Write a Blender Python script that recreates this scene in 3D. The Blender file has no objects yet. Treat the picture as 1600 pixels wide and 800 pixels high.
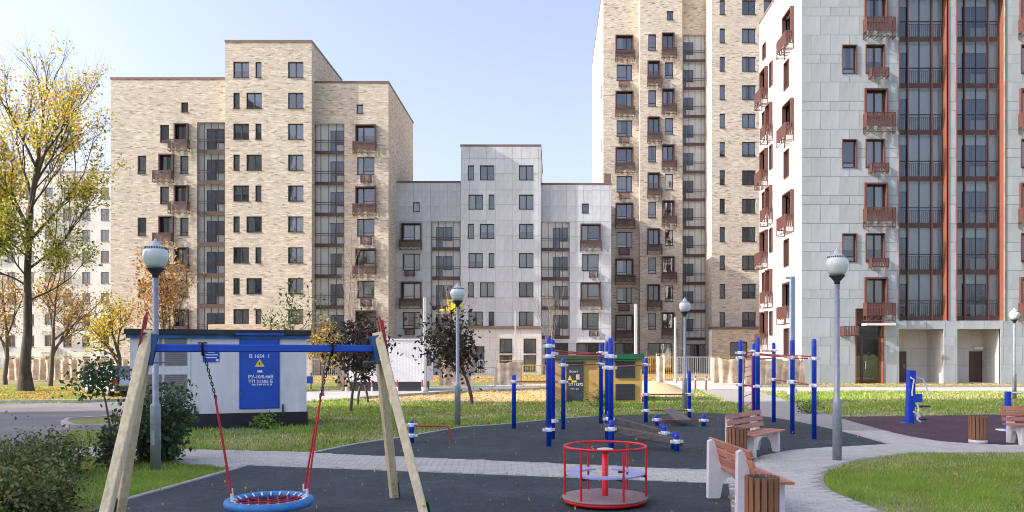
import bpy, bmesh, math, random
import numpy as np
from mathutils import Vector, Matrix
rnd = random.Random(7)
RS = np.random.RandomState(11)
S = bpy.context.scene
C = S.collection
# ---------------------------------------------------------------- camera
F, CX, HY, EYE = 1244.0, 865.0, 552.0, 2.05     # focal length, vanishing point and horizon of the 1600x800 photo; eye height
cam = bpy.data.cameras.new('camera'); co = bpy.data.objects.new('camera', cam); C.objects.link(co)
co.location = (0, 0, EYE); co.rotation_euler = (math.pi / 2, 0, 0)
cam.sensor_width = 36; cam.lens = F / 1600 * 36
cam.shift_x = -(CX - 800) / 1600; cam.shift_y = (HY - 400) / 1600
cam.clip_start = .1; cam.clip_end = 6000
S.camera = co
# ---------------------------------------------------------------- light
SX, SY, SZ = 1.0, .22, -.58                      # the way sunlight travels
sun_el = math.atan2(-SZ, math.hypot(SX, SY))
W = bpy.data.worlds.new('World'); S.world = W; W.use_nodes = True
nt = W.node_tree; nt.nodes.clear()
sky = nt.nodes.new('ShaderNodeTexSky'); sky.sky_type = 'NISHITA'; sky.sun_disc = False
sky.sun_elevation = sun_el; sky.sun_rotation = math.atan2(-SX, -SY)
sky.air_density = 1.0; sky.dust_density = 4.0; sky.ozone_density = 3.0
bg = nt.nodes.new('ShaderNodeBackground'); bg.inputs[1].default_value = .15
wo = nt.nodes.new('ShaderNodeOutputWorld')
hs = nt.nodes.new('ShaderNodeHueSaturation'); hs.inputs['Saturation'].default_value = .78
nt.links.new(sky.outputs[0], hs.inputs['Color']); tn = nt.nodes.new('ShaderNodeMix'); tn.data_type = 'RGBA'; tn.blend_type = 'MULTIPLY'; tn.inputs[0].default_value = 1; tn.inputs[7].default_value = (1.0, .92, .98, 1)
nt.links.new(hs.outputs[0], tn.inputs[6]); nt.links.new(tn.outputs[2], bg.inputs[0]); nt.links.new(bg.outputs[0], wo.inputs[0])
sl = bpy.data.lights.new('sun', 'SUN'); sl.energy = 2.9; sl.angle = math.radians(.53); sl.color = (1, .93, .82)
so = bpy.data.objects.new('sun', sl); C.objects.link(so)
so.rotation_euler = Vector((SX, SY, SZ)).to_track_quat('-Z', 'Y').to_euler(); so.location = (-60, -30, 60)
S.view_settings.view_transform = 'Standard'; S.view_settings.look = 'None'
S.view_settings.exposure = 1.38; S.view_settings.gamma = 1
S.cycles.pixel_filter_type = 'BLACKMAN_HARRIS'; S.cycles.filter_width = 1.0
# ---------------------------------------------------------------- helpers
def GX(px, d): return (px - CX) * d / F
def GZ(py, d): return EYE - (py - HY) * d / F
def G(px, py):
    d = EYE * F / (py - HY); return (GX(px, d), d)

class MB:
    """collects faces of one mesh"""
    def __init__(s): s.v = []; s.f = []; s.m = []; s.sm = []
    def face(s, pts, m=0, sm=False):
        n = len(s.v); s.v += [tuple(p) for p in pts]; s.f.append(list(range(n, n + len(pts)))); s.m.append(m); s.sm.append(sm)
    def add(s, V, Fc, m=0, sm=False):
        n = len(s.v); s.v += [tuple(p) for p in V]
        for f in Fc: s.f.append([n + i for i in f]); s.m.append(m); s.sm.append(sm)
    def box(s, a, b, m=0):
        x0, y0, z0 = a; x1, y1, z1 = b
        s.add([(x0,y0,z0),(x1,y0,z0),(x1,y1,z0),(x0,y1,z0),(x0,y0,z1),(x1,y0,z1),(x1,y1,z1),(x0,y1,z1)],
              [(0,3,2,1),(4,5,6,7),(0,1,5,4),(1,2,6,5),(2,3,7,6),(3,0,4,7)], m)
    def beam(s, p, q, w, h, m=0, up=(0,0,1), ch=0):
        p = Vector(p); q = Vector(q); d = (q - p).normalized(); u = Vector(up)
        a = d.cross(u)
        if a.length < 1e-4: a = d.cross(Vector((1,0,0)))
        a.normalize(); b = a.cross(d)
        if ch: prof = [(-w/2+ch,-h/2),(w/2-ch,-h/2),(w/2,-h/2+ch),(w/2,h/2-ch),(w/2-ch,h/2),(-w/2+ch,h/2),(-w/2,h/2-ch),(-w/2,-h/2+ch)]
        else: prof = [(-w/2,-h/2),(w/2,-h/2),(w/2,h/2),(-w/2,h/2)]
        n = len(prof)
        V = [p + a*x + b*y for x, y in prof] + [q + a*x + b*y for x, y in prof]
        Fc = [(i, (i+1) % n, n + (i+1) % n, n + i) for i in range(n)] + [tuple(range(n-1,-1,-1)), tuple(range(n, 2*n))]
        s.add(V, Fc, m)
    def tube(s, pts, r, n=8, m=0, cap=True, closed=False, sm=True):
        pts = [Vector(p) for p in pts]; k = len(pts)
        rr = r if isinstance(r, (list, tuple)) else [r] * k
        V = []; ref = None
        for i, p in enumerate(pts):
            if closed: d = pts[(i+1) % k] - pts[i-1]
            else: d = pts[min(i+1, k-1)] - pts[max(i-1, 0)]
            d.normalize()
            if ref is None: ref = Vector((0,0,1)) if abs(d.z) < .9 else Vector((1,0,0))
            a = d.cross(ref); 
            if a.length < 1e-5: a = d.cross(Vector((.3,1,.2)))
            a.normalize(); b = a.cross(d); ref = b if abs(d.z) >= .9 else ref
            for j in range(n):
                t = 2*math.pi*j/n; V.append(p + (a*math.cos(t) + b*math.sin(t))*rr[i])
        Fc = []
        for i in range(k if closed else k-1):
            i2 = (i+1) % k
            for j in range(n): Fc.append((i*n+j, i2*n+j, i2*n+(j+1) % n, i*n+(j+1) % n))
        s.add(V, Fc, m, sm)
        if cap and not closed:
            s.face(V[:n], m); s.face(V[-n:][::-1], m)
    def lathe(s, prof, n=20, m=0, c=(0,0,0), sm=True, a0=0, a1=2*math.pi):
        full = abs(a1 - a0 - 2*math.pi) < 1e-6; k = n if full else n + 1
        V = []
        for r, z in prof:
            for j in range(k):
                t = a0 + (a1 - a0)*j/n; V.append((c[0]+r*math.cos(t), c[1]+r*math.sin(t), c[2]+z))
        Fc = []
        for i in range(len(prof)-1):
            for j in range(n):
                j2 = (j+1) % k; Fc.append((i*k+j, i*k+j2, (i+1)*k+j2, (i+1)*k+j))
        s.add(V, Fc, m, sm)
    def prism(s, poly, fn, t0, t1, m=0):
        """extrude a 2-D outline; fn(u, v, t) gives the point"""
        n = len(poly); V = [fn(u, v, t0) for u, v in poly] + [fn(u, v, t1) for u, v in poly]
        s.add(V, [(i, (i+1) % n, n+(i+1) % n, n+i) for i in range(n)] + [tuple(range(n-1,-1,-1)), tuple(range(n, 2*n))], m)
    def mesh(s, name, mats):
        me = bpy.data.meshes.new(name); me.from_pydata(s.v, [], s.f)
        for mt in (mats if isinstance(mats, (list, tuple)) else [mats]): me.materials.append(M[mt])
        me.polygons.foreach_set('material_index', s.m); me.polygons.foreach_set('use_smooth', s.sm)
        boxuv(me); me.update(); return me
    def build(s, name, mats, parent=None, loc=(0,0,0), rz=0, fix=False):
        me = s.mesh(name, mats)
        if fix:
            b = bmesh.new(); b.from_mesh(me); bmesh.ops.recalc_face_normals(b, faces=b.faces); b.to_mesh(me); b.free()
        return put(name, me, parent, loc, rz)
def boxuv(me):
    n = len(me.loops)
    if not n: return
    v = np.empty(len(me.vertices)*3); me.vertices.foreach_get('co', v); v = v.reshape(-1, 3)
    li = np.empty(n, dtype=np.int64); me.loops.foreach_get('vertex_index', li)
    tot = np.empty(len(me.polygons), dtype=np.int64); me.polygons.foreach_get('loop_total', tot)
    nm = np.empty(len(me.polygons)*3); me.polygons.foreach_get('normal', nm); nm = np.abs(nm.reshape(-1, 3))
    ax = np.repeat(nm.argmax(1), tot); p = v[li]
    uv = np.where((ax == 0)[:, None], p[:, [1, 2]], np.where((ax == 1)[:, None], p[:, [0, 2]], p[:, [0, 1]]))
    me.uv_layers.new(name='UVMap').data.foreach_set('uv', uv.ravel())
def put(name, me, parent=None, loc=(0,0,0), rz=0):
    o = bpy.data.objects.new(name, me); C.objects.link(o)
    o.location = loc; o.rotation_euler = (0, 0, rz); o.parent = parent; return o
def empty(name, loc, label, cat, group=None, rz=0):
    o = bpy.data.objects.new(name, None); C.objects.link(o); o.empty_display_size = .2
    o.location = loc; o.rotation_euler = (0, 0, rz); tag(o, label, cat, group); return o
def tag(o, label, cat=None, group=None, kind=None):
    if label: o['label'] = label
    if cat: o['category'] = cat
    if group: o['group'] = group
    if kind: o['kind'] = kind
    return o
def copy_tree(o, parent=None):
    c = o.copy(); C.objects.link(c); c.parent = parent
    for ch in list(o.children): copy_tree(ch, c)
    return c
def inpoly(P, x, y):
    """vectorised point in polygon"""
    x = np.asarray(x, float); y = np.asarray(y, float); r = np.zeros(x.shape, bool); n = len(P)
    for i in range(n):
        x0, y0 = P[i][:2]; x1, y1 = P[i-1][:2]
        if y0 == y1: continue
        r ^= ((y0 > y) != (y1 > y)) & (x < (x1-x0)*(y-y0)/(y1-y0)+x0)
    return r
def big_mesh(name, V, k, mats, midx, parent=None):
    """V: (n*k,3) loose polygons with k corners each"""
    n = len(V)//k; me = bpy.data.meshes.new(name)
    me.vertices.add(n*k); me.vertices.foreach_set('co', np.ascontiguousarray(V, dtype=np.float32).ravel())
    me.loops.add(n*k); me.loops.foreach_set('vertex_index', np.arange(n*k, dtype=np.int32))
    me.polygons.add(n); me.polygons.foreach_set('loop_start', np.arange(0, n*k, k, dtype=np.int32))
    me.polygons.foreach_set('material_index', np.asarray(midx, dtype=np.int32))
    for m in mats: me.materials.append(M[m])
    me.update(calc_edges=True); return put(name, me, parent)
# ---------------------------------------------------------------- materials
M = {}
def nodes(name):
    m = bpy.data.materials.new(name); m.use_nodes = True; M[name] = m
    t = m.node_tree; return m, t, t.nodes['Principled BSDF']
def N(t, typ, **k):
    n = t.nodes.new(typ)
    for a, b in k.items(): setattr(n, a, b)
    return n
def noise(t, vec, scale, detail=4, rough=.6):
    n = N(t, 'ShaderNodeTexNoise'); n.inputs['Scale'].default_value = scale; n.inputs['Detail'].default_value = detail
    n.inputs['Roughness'].default_value = rough
    if vec is not None: t.links.new(vec, n.inputs['Vector'])
    return n
def ramp(t, fac, stops):
    r = N(t, 'ShaderNodeValToRGB'); e = r.color_ramp.elements
    while len(e) < len(stops): e.new(.5)
    for i, (p, c) in enumerate(stops): e[i].position = p; e[i].color = (*c, 1) if len(c) == 3 else c
    t.links.new(fac, r.inputs[0]); return r
def mix(t, fac, a, b, mode='MIX'):
    n = N(t, 'ShaderNodeMix', data_type='RGBA', blend_type=mode)
    for i, v in ((0, fac), (6, a), (7, b)):
        if isinstance(v, (int, float)): n.inputs[i].default_value = v
        elif isinstance(v, tuple): n.inputs[i].default_value = (*v, 1) if len(v) == 3 else v
        else: t.links.new(v, n.inputs[i])
    return n.outputs[2]
def pm(name, col, rough=.6, var=.12, scale=6, bump=0, bscale=40, metal=0, spec=.5, obj_rand=0, trans=0, stretch=None, dirt=0, coat=0):
    m, t, b = nodes(name)
    tc = N(t, 'ShaderNodeTexCoord'); vec = tc.outputs['Object']
    if stretch:
        mp = N(t, 'ShaderNodeMapping'); mp.inputs['Scale'].default_value = stretch; t.links.new(vec, mp.inputs[0]); vec = mp.outputs[0]
    n = noise(t, vec, scale)
    lo = tuple(c*(1-var) for c in col); hi = tuple(min(1, c*(1+var)) for c in col)
    out = ramp(t, n.outputs[0], [(.3, lo), (.7, hi)]).outputs[0]
    if dirt:
        n2 = noise(t, tc.outputs['Object'], scale*.35, 6, .7)
        r2 = ramp(t, n2.outputs[0], [(.48, (1,1,1)), (.72, (1-dirt,)*3)])
        out = mix(t, 1.0, out, r2.outputs[0], 'MULTIPLY')
    if obj_rand:
        oi = N(t, 'ShaderNodeObjectInfo')
        r3 = ramp(t, oi.outputs['Random'], [(0, (1-obj_rand,)*3), (1, (1+obj_rand,)*3)])
        out = mix(t, 1.0, out, r3.outputs[0], 'MULTIPLY')
    t.links.new(out, b.inputs['Base Color'])
    b.inputs['Roughness'].default_value = rough; b.inputs['Metallic'].default_value = metal
    b.inputs['Specular IOR Level'].default_value = spec
    if coat: b.inputs['Coat Weight'].default_value = coat; b.inputs['Coat Roughness'].default_value = .15
    if bump:
        nb = noise(t, vec, bscale, 3); bp = N(t, 'ShaderNodeBump'); bp.inputs['Strength'].default_value = bump; bp.inputs['Distance'].default_value = .02
        t.links.new(nb.outputs[0], bp.inputs['Height']); t.links.new(bp.outputs[0], b.inputs['Normal'])
    if trans:
        tl = N(t, 'ShaderNodeBsdfTranslucent'); t.links.new(out, tl.inputs[0])
        mx = N(t, 'ShaderNodeMixShader'); mx.inputs[0].default_value = trans
        t.links.new(b.outputs[0], mx.inputs[1]); t.links.new(tl.outputs[0], mx.inputs[2])
        t.links.new(mx.outputs[0], t.nodes['Material Output'].inputs[0])
    return m
def brick(name, c1, c2, c3, mortar, bw=.46, bh=.115):
    """mottled clinker brick on metric UVs"""
    m, t, b = nodes(name)
    uv = N(t, 'ShaderNodeUVMap'); v = uv.outputs[0]
    br = N(t, 'ShaderNodeTexBrick'); br.offset = .5; br.inputs['Scale'].default_value = 1
    br.inputs['Brick Width'].default_value = bw; br.inputs['Row Height'].default_value = bh
    br.inputs['Mortar Size'].default_value = .008; br.inputs['Mortar Smooth'].default_value = .2; br.inputs['Bias'].default_value = 0
    br.inputs['Color1'].default_value = (0, 0, 0, 1); br.inputs['Color2'].default_value = (1, 1, 1, 1); br.inputs['Mortar'].default_value = (.5, .5, .5, 1)
    t.links.new(v, br.inputs['Vector'])
    mp = N(t, 'ShaderNodeMapping'); mp.inputs['Scale'].default_value = (1.3, 4.5, 1); t.links.new(v, mp.inputs[0])
    n1 = noise(t, mp.outputs[0], 1.1, 5, .75); n2 = noise(t, v, .25, 4, .6)
    ad = N(t, 'ShaderNodeMath', operation='MULTIPLY_ADD'); t.links.new(br.outputs[0], ad.inputs[0]); ad.inputs[1].default_value = .42
    t.links.new(n1.outputs[0], ad.inputs[2])
    r = ramp(t, ad.outputs[0], [(.42, c3), (.60, c1), (.78, c1), (.92, c2)])
    o = mix(t, br.outputs['Fac'], r.outputs[0], mortar)
    r2 = ramp(t, n2.outputs[0], [(.3, (.9, .9, .9)), (.7, (1.06, 1.05, 1.03))])
    o = mix(t, 1.0, o, r2.outputs[0], 'MULTIPLY')
    t.links.new(o, b.inputs['Base Color']); b.inputs['Roughness'].default_value = .85
    bp = N(t, 'ShaderNodeBump'); bp.inputs['Strength'].default_value = .5; bp.inputs['Distance'].default_value = .01
    t.links.new(ad.outputs[0], bp.inputs['Height']); t.links.new(bp.outputs[0], b.inputs['Normal'])
def panelled(name, col, pw, ph, joint=.6):
    """facing boards seen too obliquely to be built one by one"""
    m, t, b = nodes(name); uv = N(t, 'ShaderNodeUVMap'); v = uv.outputs[0]
    br = N(t, 'ShaderNodeTexBrick'); br.offset = .5; br.inputs['Scale'].default_value = 1
    br.inputs['Brick Width'].default_value = pw; br.inputs['Row Height'].default_value = ph; br.inputs['Mortar Size'].default_value = .012
    br.inputs['Color1'].default_value = (*[c*.95 for c in col], 1); br.inputs['Color2'].default_value = (*[c*1.05 for c in col], 1)
    br.inputs['Mortar'].default_value = (*[c*joint for c in col], 1); t.links.new(v, br.inputs['Vector'])
    n = noise(t, v, .7, 6, .7); r = ramp(t, n.outputs[0], [(.3, (.86, .86, .87)), (.7, (1.05, 1.05, 1.04))])
    t.links.new(mix(t, 1.0, br.outputs[0], r.outputs[0], 'MULTIPLY'), b.inputs['Base Color']); b.inputs['Roughness'].default_value = .75
def glass(name, tint, ior=1.9, wave=.15):
    m = bpy.data.materials.new(name); m.use_nodes = True; M[name] = m; t = m.node_tree; t.nodes.clear()
    tr = N(t, 'ShaderNodeBsdfTransparent'); tr.inputs[0].default_value = (*tint, 1)
    gl = N(t, 'ShaderNodeBsdfGlossy'); gl.inputs['Roughness'].default_value = .02; gl.inputs[0].default_value = (.95, .97, 1, 1)
    fr = N(t, 'ShaderNodeFresnel'); fr.inputs[0].default_value = ior
    tc = N(t, 'ShaderNodeTexCoord'); n = noise(t, tc.outputs['Object'], 1.3, 2)
    bp = N(t, 'ShaderNodeBump'); bp.inputs['Strength'].default_value = wave; bp.inputs['Distance'].default_value = .05
    t.links.new(n.outputs[0], bp.inputs['Height']); t.links.new(bp.outputs[0], gl.inputs['Normal'])
    mx = N(t, 'ShaderNodeMixShader'); t.links.new(fr.outputs[0], mx.inputs[0]); t.links.new(tr.outputs[0], mx.inputs[1]); t.links.new(gl.outputs[0], mx.inputs[2])
    o = N(t, 'ShaderNodeOutputMaterial'); t.links.new(mx.outputs[0], o.inputs[0])
def ground_mat(name, cols, s1=.5, s2=9, rough=.95, bump=.5):
    m, t, b = nodes(name); tc = N(t, 'ShaderNodeTexCoord'); v = tc.outputs['Object']
    n1 = noise(t, v, s1, 6, .65); n2 = noise(t, v, s2, 5, .7)
    ad = N(t, 'ShaderNodeMath', operation='MULTIPLY_ADD'); t.links.new(n2.outputs[0], ad.inputs[0]); ad.inputs[1].default_value = .6
    sb = N(t, 'ShaderNodeMath', operation='SUBTRACT'); t.links.new(n1.outputs[0], sb.inputs[0]); sb.inputs[1].default_value = .3
    t.links.new(sb.outputs[0], ad.inputs[2])
    k = len(cols); r = ramp(t, ad.outputs[0], [(.3 + .4*i/(k-1), c) for i, c in enumerate(cols)])
    t.links.new(r.outputs[0], b.inputs['Base Color']); b.inputs['Roughness'].default_value = rough; b.inputs['Specular IOR Level'].default_value = .2
    bp = N(t, 'ShaderNodeBump'); bp.inputs['Strength'].default_value = bump; bp.inputs['Distance'].default_value = .03
    t.links.new(n2.outputs[0], bp.inputs['Height']); t.links.new(bp.outputs[0], b.inputs['Normal'])
def rubber(name, base, fleck):
    """crumb rubber: grains, scuffs and dusty tracks"""
    m, t, b = nodes(name); tc = N(t, 'ShaderNodeTexCoord'); v = tc.outputs['Object']
    vo = N(t, 'ShaderNodeTexVoronoi'); vo.inputs['Scale'].default_value = 110; t.links.new(v, vo.inputs['Vector'])
    r = ramp(t, vo.outputs['Color'], [(0, tuple(c*.6 for c in base)), (.75, base), (.93, tuple(c*1.5 for c in base)), (1, fleck)])
    n = noise(t, v, .8, 6, .7); r2 = ramp(t, n.outputs[0], [(.33, (.72, .72, .73)), (.55, (1.0, 1.0, 1.0)), (.66, (1.35, 1.32, 1.25)), (.80, (2.3, 2.2, 2.0))])
    n5 = noise(t, v, 7, 5, .75); r5 = ramp(t, n5.outputs[0], [(.32, (.68, .68, .68)), (.68, (1.3, 1.29, 1.26))])
    n6 = noise(t, v, 28, 3, .8); r6 = ramp(t, n6.outputs[0], [(.60, (1, 1, 1)), (.74, (1.8, 1.8, 1.75))])
    base_c = mix(t, 1.0, mix(t, 1.0, r.outputs[0], r2.outputs[0], 'MULTIPLY'), r5.outputs[0], 'MULTIPLY')
    t.links.new(mix(t, 1.0, base_c, r6.outputs[0], 'MULTIPLY'), b.inputs['Base Color']); b.inputs['Roughness'].default_value = .8
    b.inputs['Specular IOR Level'].default_value = .35
    bp = N(t, 'ShaderNodeBump'); bp.inputs['Strength'].default_value = .6; bp.inputs['Distance'].default_value = .006
    t.links.new(vo.outputs['Distance'], bp.inputs['Height']); t.links.new(bp.outputs[0], b.inputs['Normal'])
def timber(name, c1, c2, rough=.6, sc=(1, 1, .08), s=30):
    m, t, b = nodes(name); tc = N(t, 'ShaderNodeTexCoord'); mp = N(t, 'ShaderNodeMapping'); mp.inputs['Scale'].default_value = sc
    t.links.new(tc.outputs['Object'], mp.inputs[0]); n = noise(t, mp.outputs[0], s, 5, .6)
    n2 = noise(t, tc.outputs['Object'], 3, 4); oi = N(t, 'ShaderNodeObjectInfo')
    r = ramp(t, n.outputs[0], [(.35, c1), (.65, c2)])
    r2 = ramp(t, n2.outputs[0], [(.3, (.85, .85, .85)), (.7, (1.1, 1.1, 1.1))]); o = mix(t, 1.0, r.outputs[0], r2.outputs[0], 'MULTIPLY')
    r3 = ramp(t, oi.outputs['Random'], [(0, (.85, .85, .85)), (1, (1.15, 1.15, 1.15))]); o = mix(t, 1.0, o, r3.outputs[0], 'MULTIPLY')
    t.links.new(o, b.inputs['Base Color']); b.inputs['Roughness'].default_value = rough
    bp = N(t, 'ShaderNodeBump'); bp.inputs['Strength'].default_value = .25; bp.inputs['Distance'].default_value = .004
    t.links.new(n.outputs[0], bp.inputs['Height']); t.links.new(bp.outputs[0], b.inputs['Normal'])

brick('brick_cream', (.50, .44, .355), (.64, .59, .51), (.23, .19, .155), (.42, .385, .33), .42, .105)
brick('brick_tower', (.53, .465, .375), (.66, .605, .52), (.22, .185, .15), (.40, .365, .32), .42, .105)
brick('brick_brown', (.50, .40, .29), (.62, .52, .40), (.27, .20, .15), (.42, .36, .30))
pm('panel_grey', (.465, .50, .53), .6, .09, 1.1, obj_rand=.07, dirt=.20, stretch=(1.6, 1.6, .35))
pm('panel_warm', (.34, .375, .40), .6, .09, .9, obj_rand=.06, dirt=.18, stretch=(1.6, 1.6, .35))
pm('panel_joint', (.30, .30, .31), .9, .1)
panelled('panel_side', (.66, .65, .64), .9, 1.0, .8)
panelled('panel_beige', (.56, .545, .52), 1.2, 1.2)
panelled('panel_old', (.58, .575, .56), 3.0, 2.79, .65)
pm('frame_brown', (.055, .035, .03), .45, .1)
pm('frame_dark', (.03, .028, .03), .45, .1)
pm('surround_brown', (.075, .038, .033), .5, .1)
pm('surround_rust', (.20, .070, .040), .5, .1)
pm('surround_shaded', (.105, .043, .034), .5, .15, 4)  # darker copy of surround_rust, the shade on the baskets put into its colour
pm('coping_brown', (.16, .10, .085), .5, .1)
pm('slab_brown', (.075, .04, .035), .5, .1)
pm('room_dark', (.17, .17, .18), .9, .3, 2)
pm('loggia_white', (.90, .90, .89), .8, .04)
pm('curtain', (.76, .74, .70), .9, .15, 9, stretch=(6, 6, .3))
pm('white_panel', (.72, .73, .74), .5, .05)
glass('glass_window', (.86, .90, .93), 2.3, .06)
glass('glass_loggia', (1.0, 1.0, 1.0), 1.38, .2)
glass('glass_sky_tint', (.80, .88, .96), 1.9, .5)  # blue of the reflected sky mixed into the pane tint
glass('glass_dark', (.30, .36, .42), 2.0, .12)
pm('door_glass', (.16, .20, .25), .12, .15, 1.2)
pm('roof_felt', (.10, .10, .105), .9, .2, 2)
pm('old_white', (.70, .67, .61), .8, .1, .5, dirt=.2)
ground_mat('grass_ground', [(.11, .14, .04), (.17, .20, .055), (.23, .235, .085), (.32, .27, .15)], .35, 7)
ground_mat('soil', [(.16, .12, .07), (.26, .20, .11), (.34, .27, .15)], .6, 12)
ground_mat('sand', [(.42, .31, .17), (.52, .40, .23), (.58, .46, .28)], .7, 20, .95, .35)
ground_mat('asphalt', [(.14, .14, .145), (.19, .187, .185), (.26, .25, .24)], .3, 25, .9, .25)
ground_mat('pale_road', [(.36, .34, .32), (.44, .42, .39), (.50, .47, .44)], .3, 18, .9, .2)
ground_mat('gravel', [(.17, .17, .16), (.28, .27, .25), (.38, .36, .33)], 2, 40, .95, .8)
pm('path_bed', (.29, .28, .25), .95, .15, 4)
pm('paver', (.49, .475, .415), .9, .10, 3, .25, 60, obj_rand=.07, dirt=.12)
pm('kerb_stone', (.40, .39, .38), .9, .12, 4, .2, dirt=.2)
rubber('rubber_blue', (.048, .062, .070), (.16, .17, .19))
rubber('rubber_green', (.042, .058, .060), (.12, .14, .14))
rubber('rubber_red', (.085, .046, .055), (.14, .09, .10))
timber('pine', (.64, .52, .30), (.82, .71, .48), .6)
timber('slat_wood', (.20, .085, .040), (.30, .14, .065), .5)
timber('bench_wood', (.42, .15, .09), (.52, .22, .14), .5, (.3, .3, 1), 20)
timber('board_dark', (.10, .085, .075), (.17, .15, .135), .65, (.1, 1, 1), 25)
pm('concrete_white', (.66, .66, .67), .8, .07, 7, .15, 90, dirt=.15)
pm('blue_paint', (.004, .052, .50), .38, .14, 8, dirt=.25)
pm('blue_beam', (.006, .075, .52), .38, .10, 3)
pm('blue_bracket', (.035, .11, .26), .5, .2, 9)
pm('red_paint', (.74, .010, .016), .35, .12, 7, dirt=.25)
pm('red_bar', (.42, .055, .050), .45, .15, 6)
pm('dark_red', (.32, .030, .038), .5, .12, 5)
pm('white_clamp', (.80, .82, .86), .4, .05)
pm('ring_blue', (.045, .23, .52), .6, .12, 10)
pm('rope_red', (.52, .030, .040), .8, .15, 60)
pm('chain_black', (.02, .02, .024), .4, .2, metal=.4)
pm('seat_lilac', (.36, .38, .62), .55, .08)
pm('deck_brown', (.30, .215, .20), .7, .10, 14, .15, 200)
pm('pale_disc', (.62, .60, .48), .5, .1)
pm('galvanised', (.30, .33, .37), .45, .16, 9, metal=.35)
pm('globe_glass', (.62, .70, .68), .18, .05, 3, spec=.6)
pm('lamp_dark', (.035, .04, .055), .45, .1)
pm('lamp_cap', (.46, .52, .54), .35, .08)
pm('kiosk_white', (.72, .735, .75), .75, .08, 1.6, .15, 60, dirt=.20, stretch=(2, 2, .4))
pm('kiosk_blue', (.008, .085, .50), .4, .10, 1.5)
pm('kiosk_blue_worn', (.012, .11, .34), .55, .5, 2.5)
pm('bitumen', (.012, .012, .016), .55, .3, 5, .3)
pm('roof_dark', (.028, .035, .038), .8, .4, 3, .4)
pm('louvre_grey', (.24, .245, .25), .5, .06)
pm('kiosk_yellow', (.58, .36, .10), .7, .06, 1.5)
pm('kiosk_green', (.008, .11, .045), .5, .12, 3)
pm('steel_dark', (.045, .055, .065), .45, .1)
pm('print_white', (.80, .82, .85), .6, .02)
pm('print_yellow', (.80, .62, .06), .6, .02)
pm('print_black', (.02, .02, .02), .6, .02)
pm('print_pink', (.70, .45, .52), .6, .05)
pm('trailer_white', (.74, .75, .76), .5, .04, .8)
pm('cloth_beige', (.60, .49, .37), .95, .42, 1.5, .8, 5, trans=.25, dirt=.25)
pm('yellow_paint', (.62, .38, .04), .5, .1)
pm('grey_paint', (.45, .46, .47), .5, .1)
pm('pole_grey', (.42, .43, .44), .8, .1, 2)
pm('pole_pale', (.50, .48, .45), .8, .08, 2)
pm('pole_blue', (.14, .20, .30), .6, .1, 2)
pm('car_silver', (.50, .51, .53), .3, .05, 2, metal=.5, coat=.6)
pm('car_red', (.60, .02, .02), .25, .1)
pm('car_tyre', (.02, .02, .02), .8, .1)
pm('bark_big', (.075, .060, .045), .95, .55, 6, 1.0, 16, stretch=(1, 1, .35))
pm('bark_thin', (.12, .095, .075), .9, .3, 12)
pm('bark_grey', (.22, .19, .16), .9, .2, 9)
for nm, c in (('leaf_green', (.085, .14, .030)), ('leaf_lime', (.36, .40, .06)), ('leaf_yellow', (.78, .56, .05)), ('leaf_gold', (.66, .38, .05)),
              ('leaf_orange', (.52, .26, .08)), ('leaf_rust', (.36, .17, .07)), ('leaf_tan', (.56, .37, .20)), ('leaf_dark', (.058, .098, .042)),
              ('leaf_teal', (.075, .135, .07)), ('leaf_purple', (.026, .018, .022)), ('leaf_plum', (.055, .030, .034)), ('leaf_olive', (.23, .25, .08)),
              ('leaf_straw', (.36, .30, .14)), ('leaf_wine', (.19, .08, .06))):
    pm(nm, c, .55, .25, 1.5, trans=.3, spec=.3)
for nm, c in (('blade_green', (.27, .43, .06)), ('blade_deep', (.18, .29, .045)), ('blade_olive', (.38, .43, .11)), ('blade_straw', (.58, .52, .28))):
    pm(nm, c, .6, .2, 1.2, trans=.3, spec=.2)
# ================================================================ the ground
def sheet(name, pts, z, mat, label=None):
    me = bpy.data.meshes.new(name); b = bmesh.new()
    vs = [b.verts.new((p[0], p[1], 0)) for p in pts]
    f = b.faces.new(vs); f.normal_update()
    if f.normal.z < 0: f.normal_flip()
    bmesh.ops.triangulate(b, faces=[f]); b.to_mesh(me); b.free()
    me.materials.append(M[mat]); boxuv(me)
    o = put(name, me, None, (0, 0, z)); tag(o, label, None, None, 'structure'); return o
def PX(*pts): return [G(x, y) for x, y in pts]
def smooth(pts, k=5):
    out = []; n = len(pts)
    for i in range(n-1):
        p0, p1, p2, p3 = [Vector(pts[j]).to_2d() for j in (max(i-1, 0), i, i+1, min(i+2, n-1))]
        for s in range(k):
            t = s/k; out.append(tuple(.5*((2*p1)+(p2-p0)*t+(2*p0-5*p1+4*p2-p3)*t*t+(3*p1-p0-3*p2+p3)*t**3)))
    out.append(tuple(pts[-1])[:2]); return out
sheet('ground', [(-1500, -400), (1500, -400), (1500, 3000), (-1500, 3000)], 0, 'grass_ground', 'mown grass and bare earth around the playground')
near_left = PX((60, 830), (183, 786), (240, 770), (300, 753), (388, 728))
near_top = PX((388, 728), (700, 740), (1138, 757))
P_near = near_left + near_top[1:] + PX((1142, 800), (1150, 880)) + [(-6, 7.0)]
far_top = smooth(PX((490, 708), (560, 694), (635, 683), (716, 669), (780, 664), (851, 657), (930, 651), (1020, 648), (1110, 646), (1185, 650), (1250, 660), (1320, 676), (1385, 694)), 3)
far_bot = smooth(PX((1385, 694), (1330, 697), (1247, 702), (1190, 712), (1165, 726), (1100, 734.5)), 3) + PX((800, 721), (490, 708))
P_far = far_top + far_bot[1:-1]
lawn_edge = smooth(PX((1760, 709), (1600, 708), (1480, 708), (1400, 712), (1332, 722), (1294, 738), (1287, 752), (1302, 768), (1342, 784), (1390, 802), (1480, 835)), 4)
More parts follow.
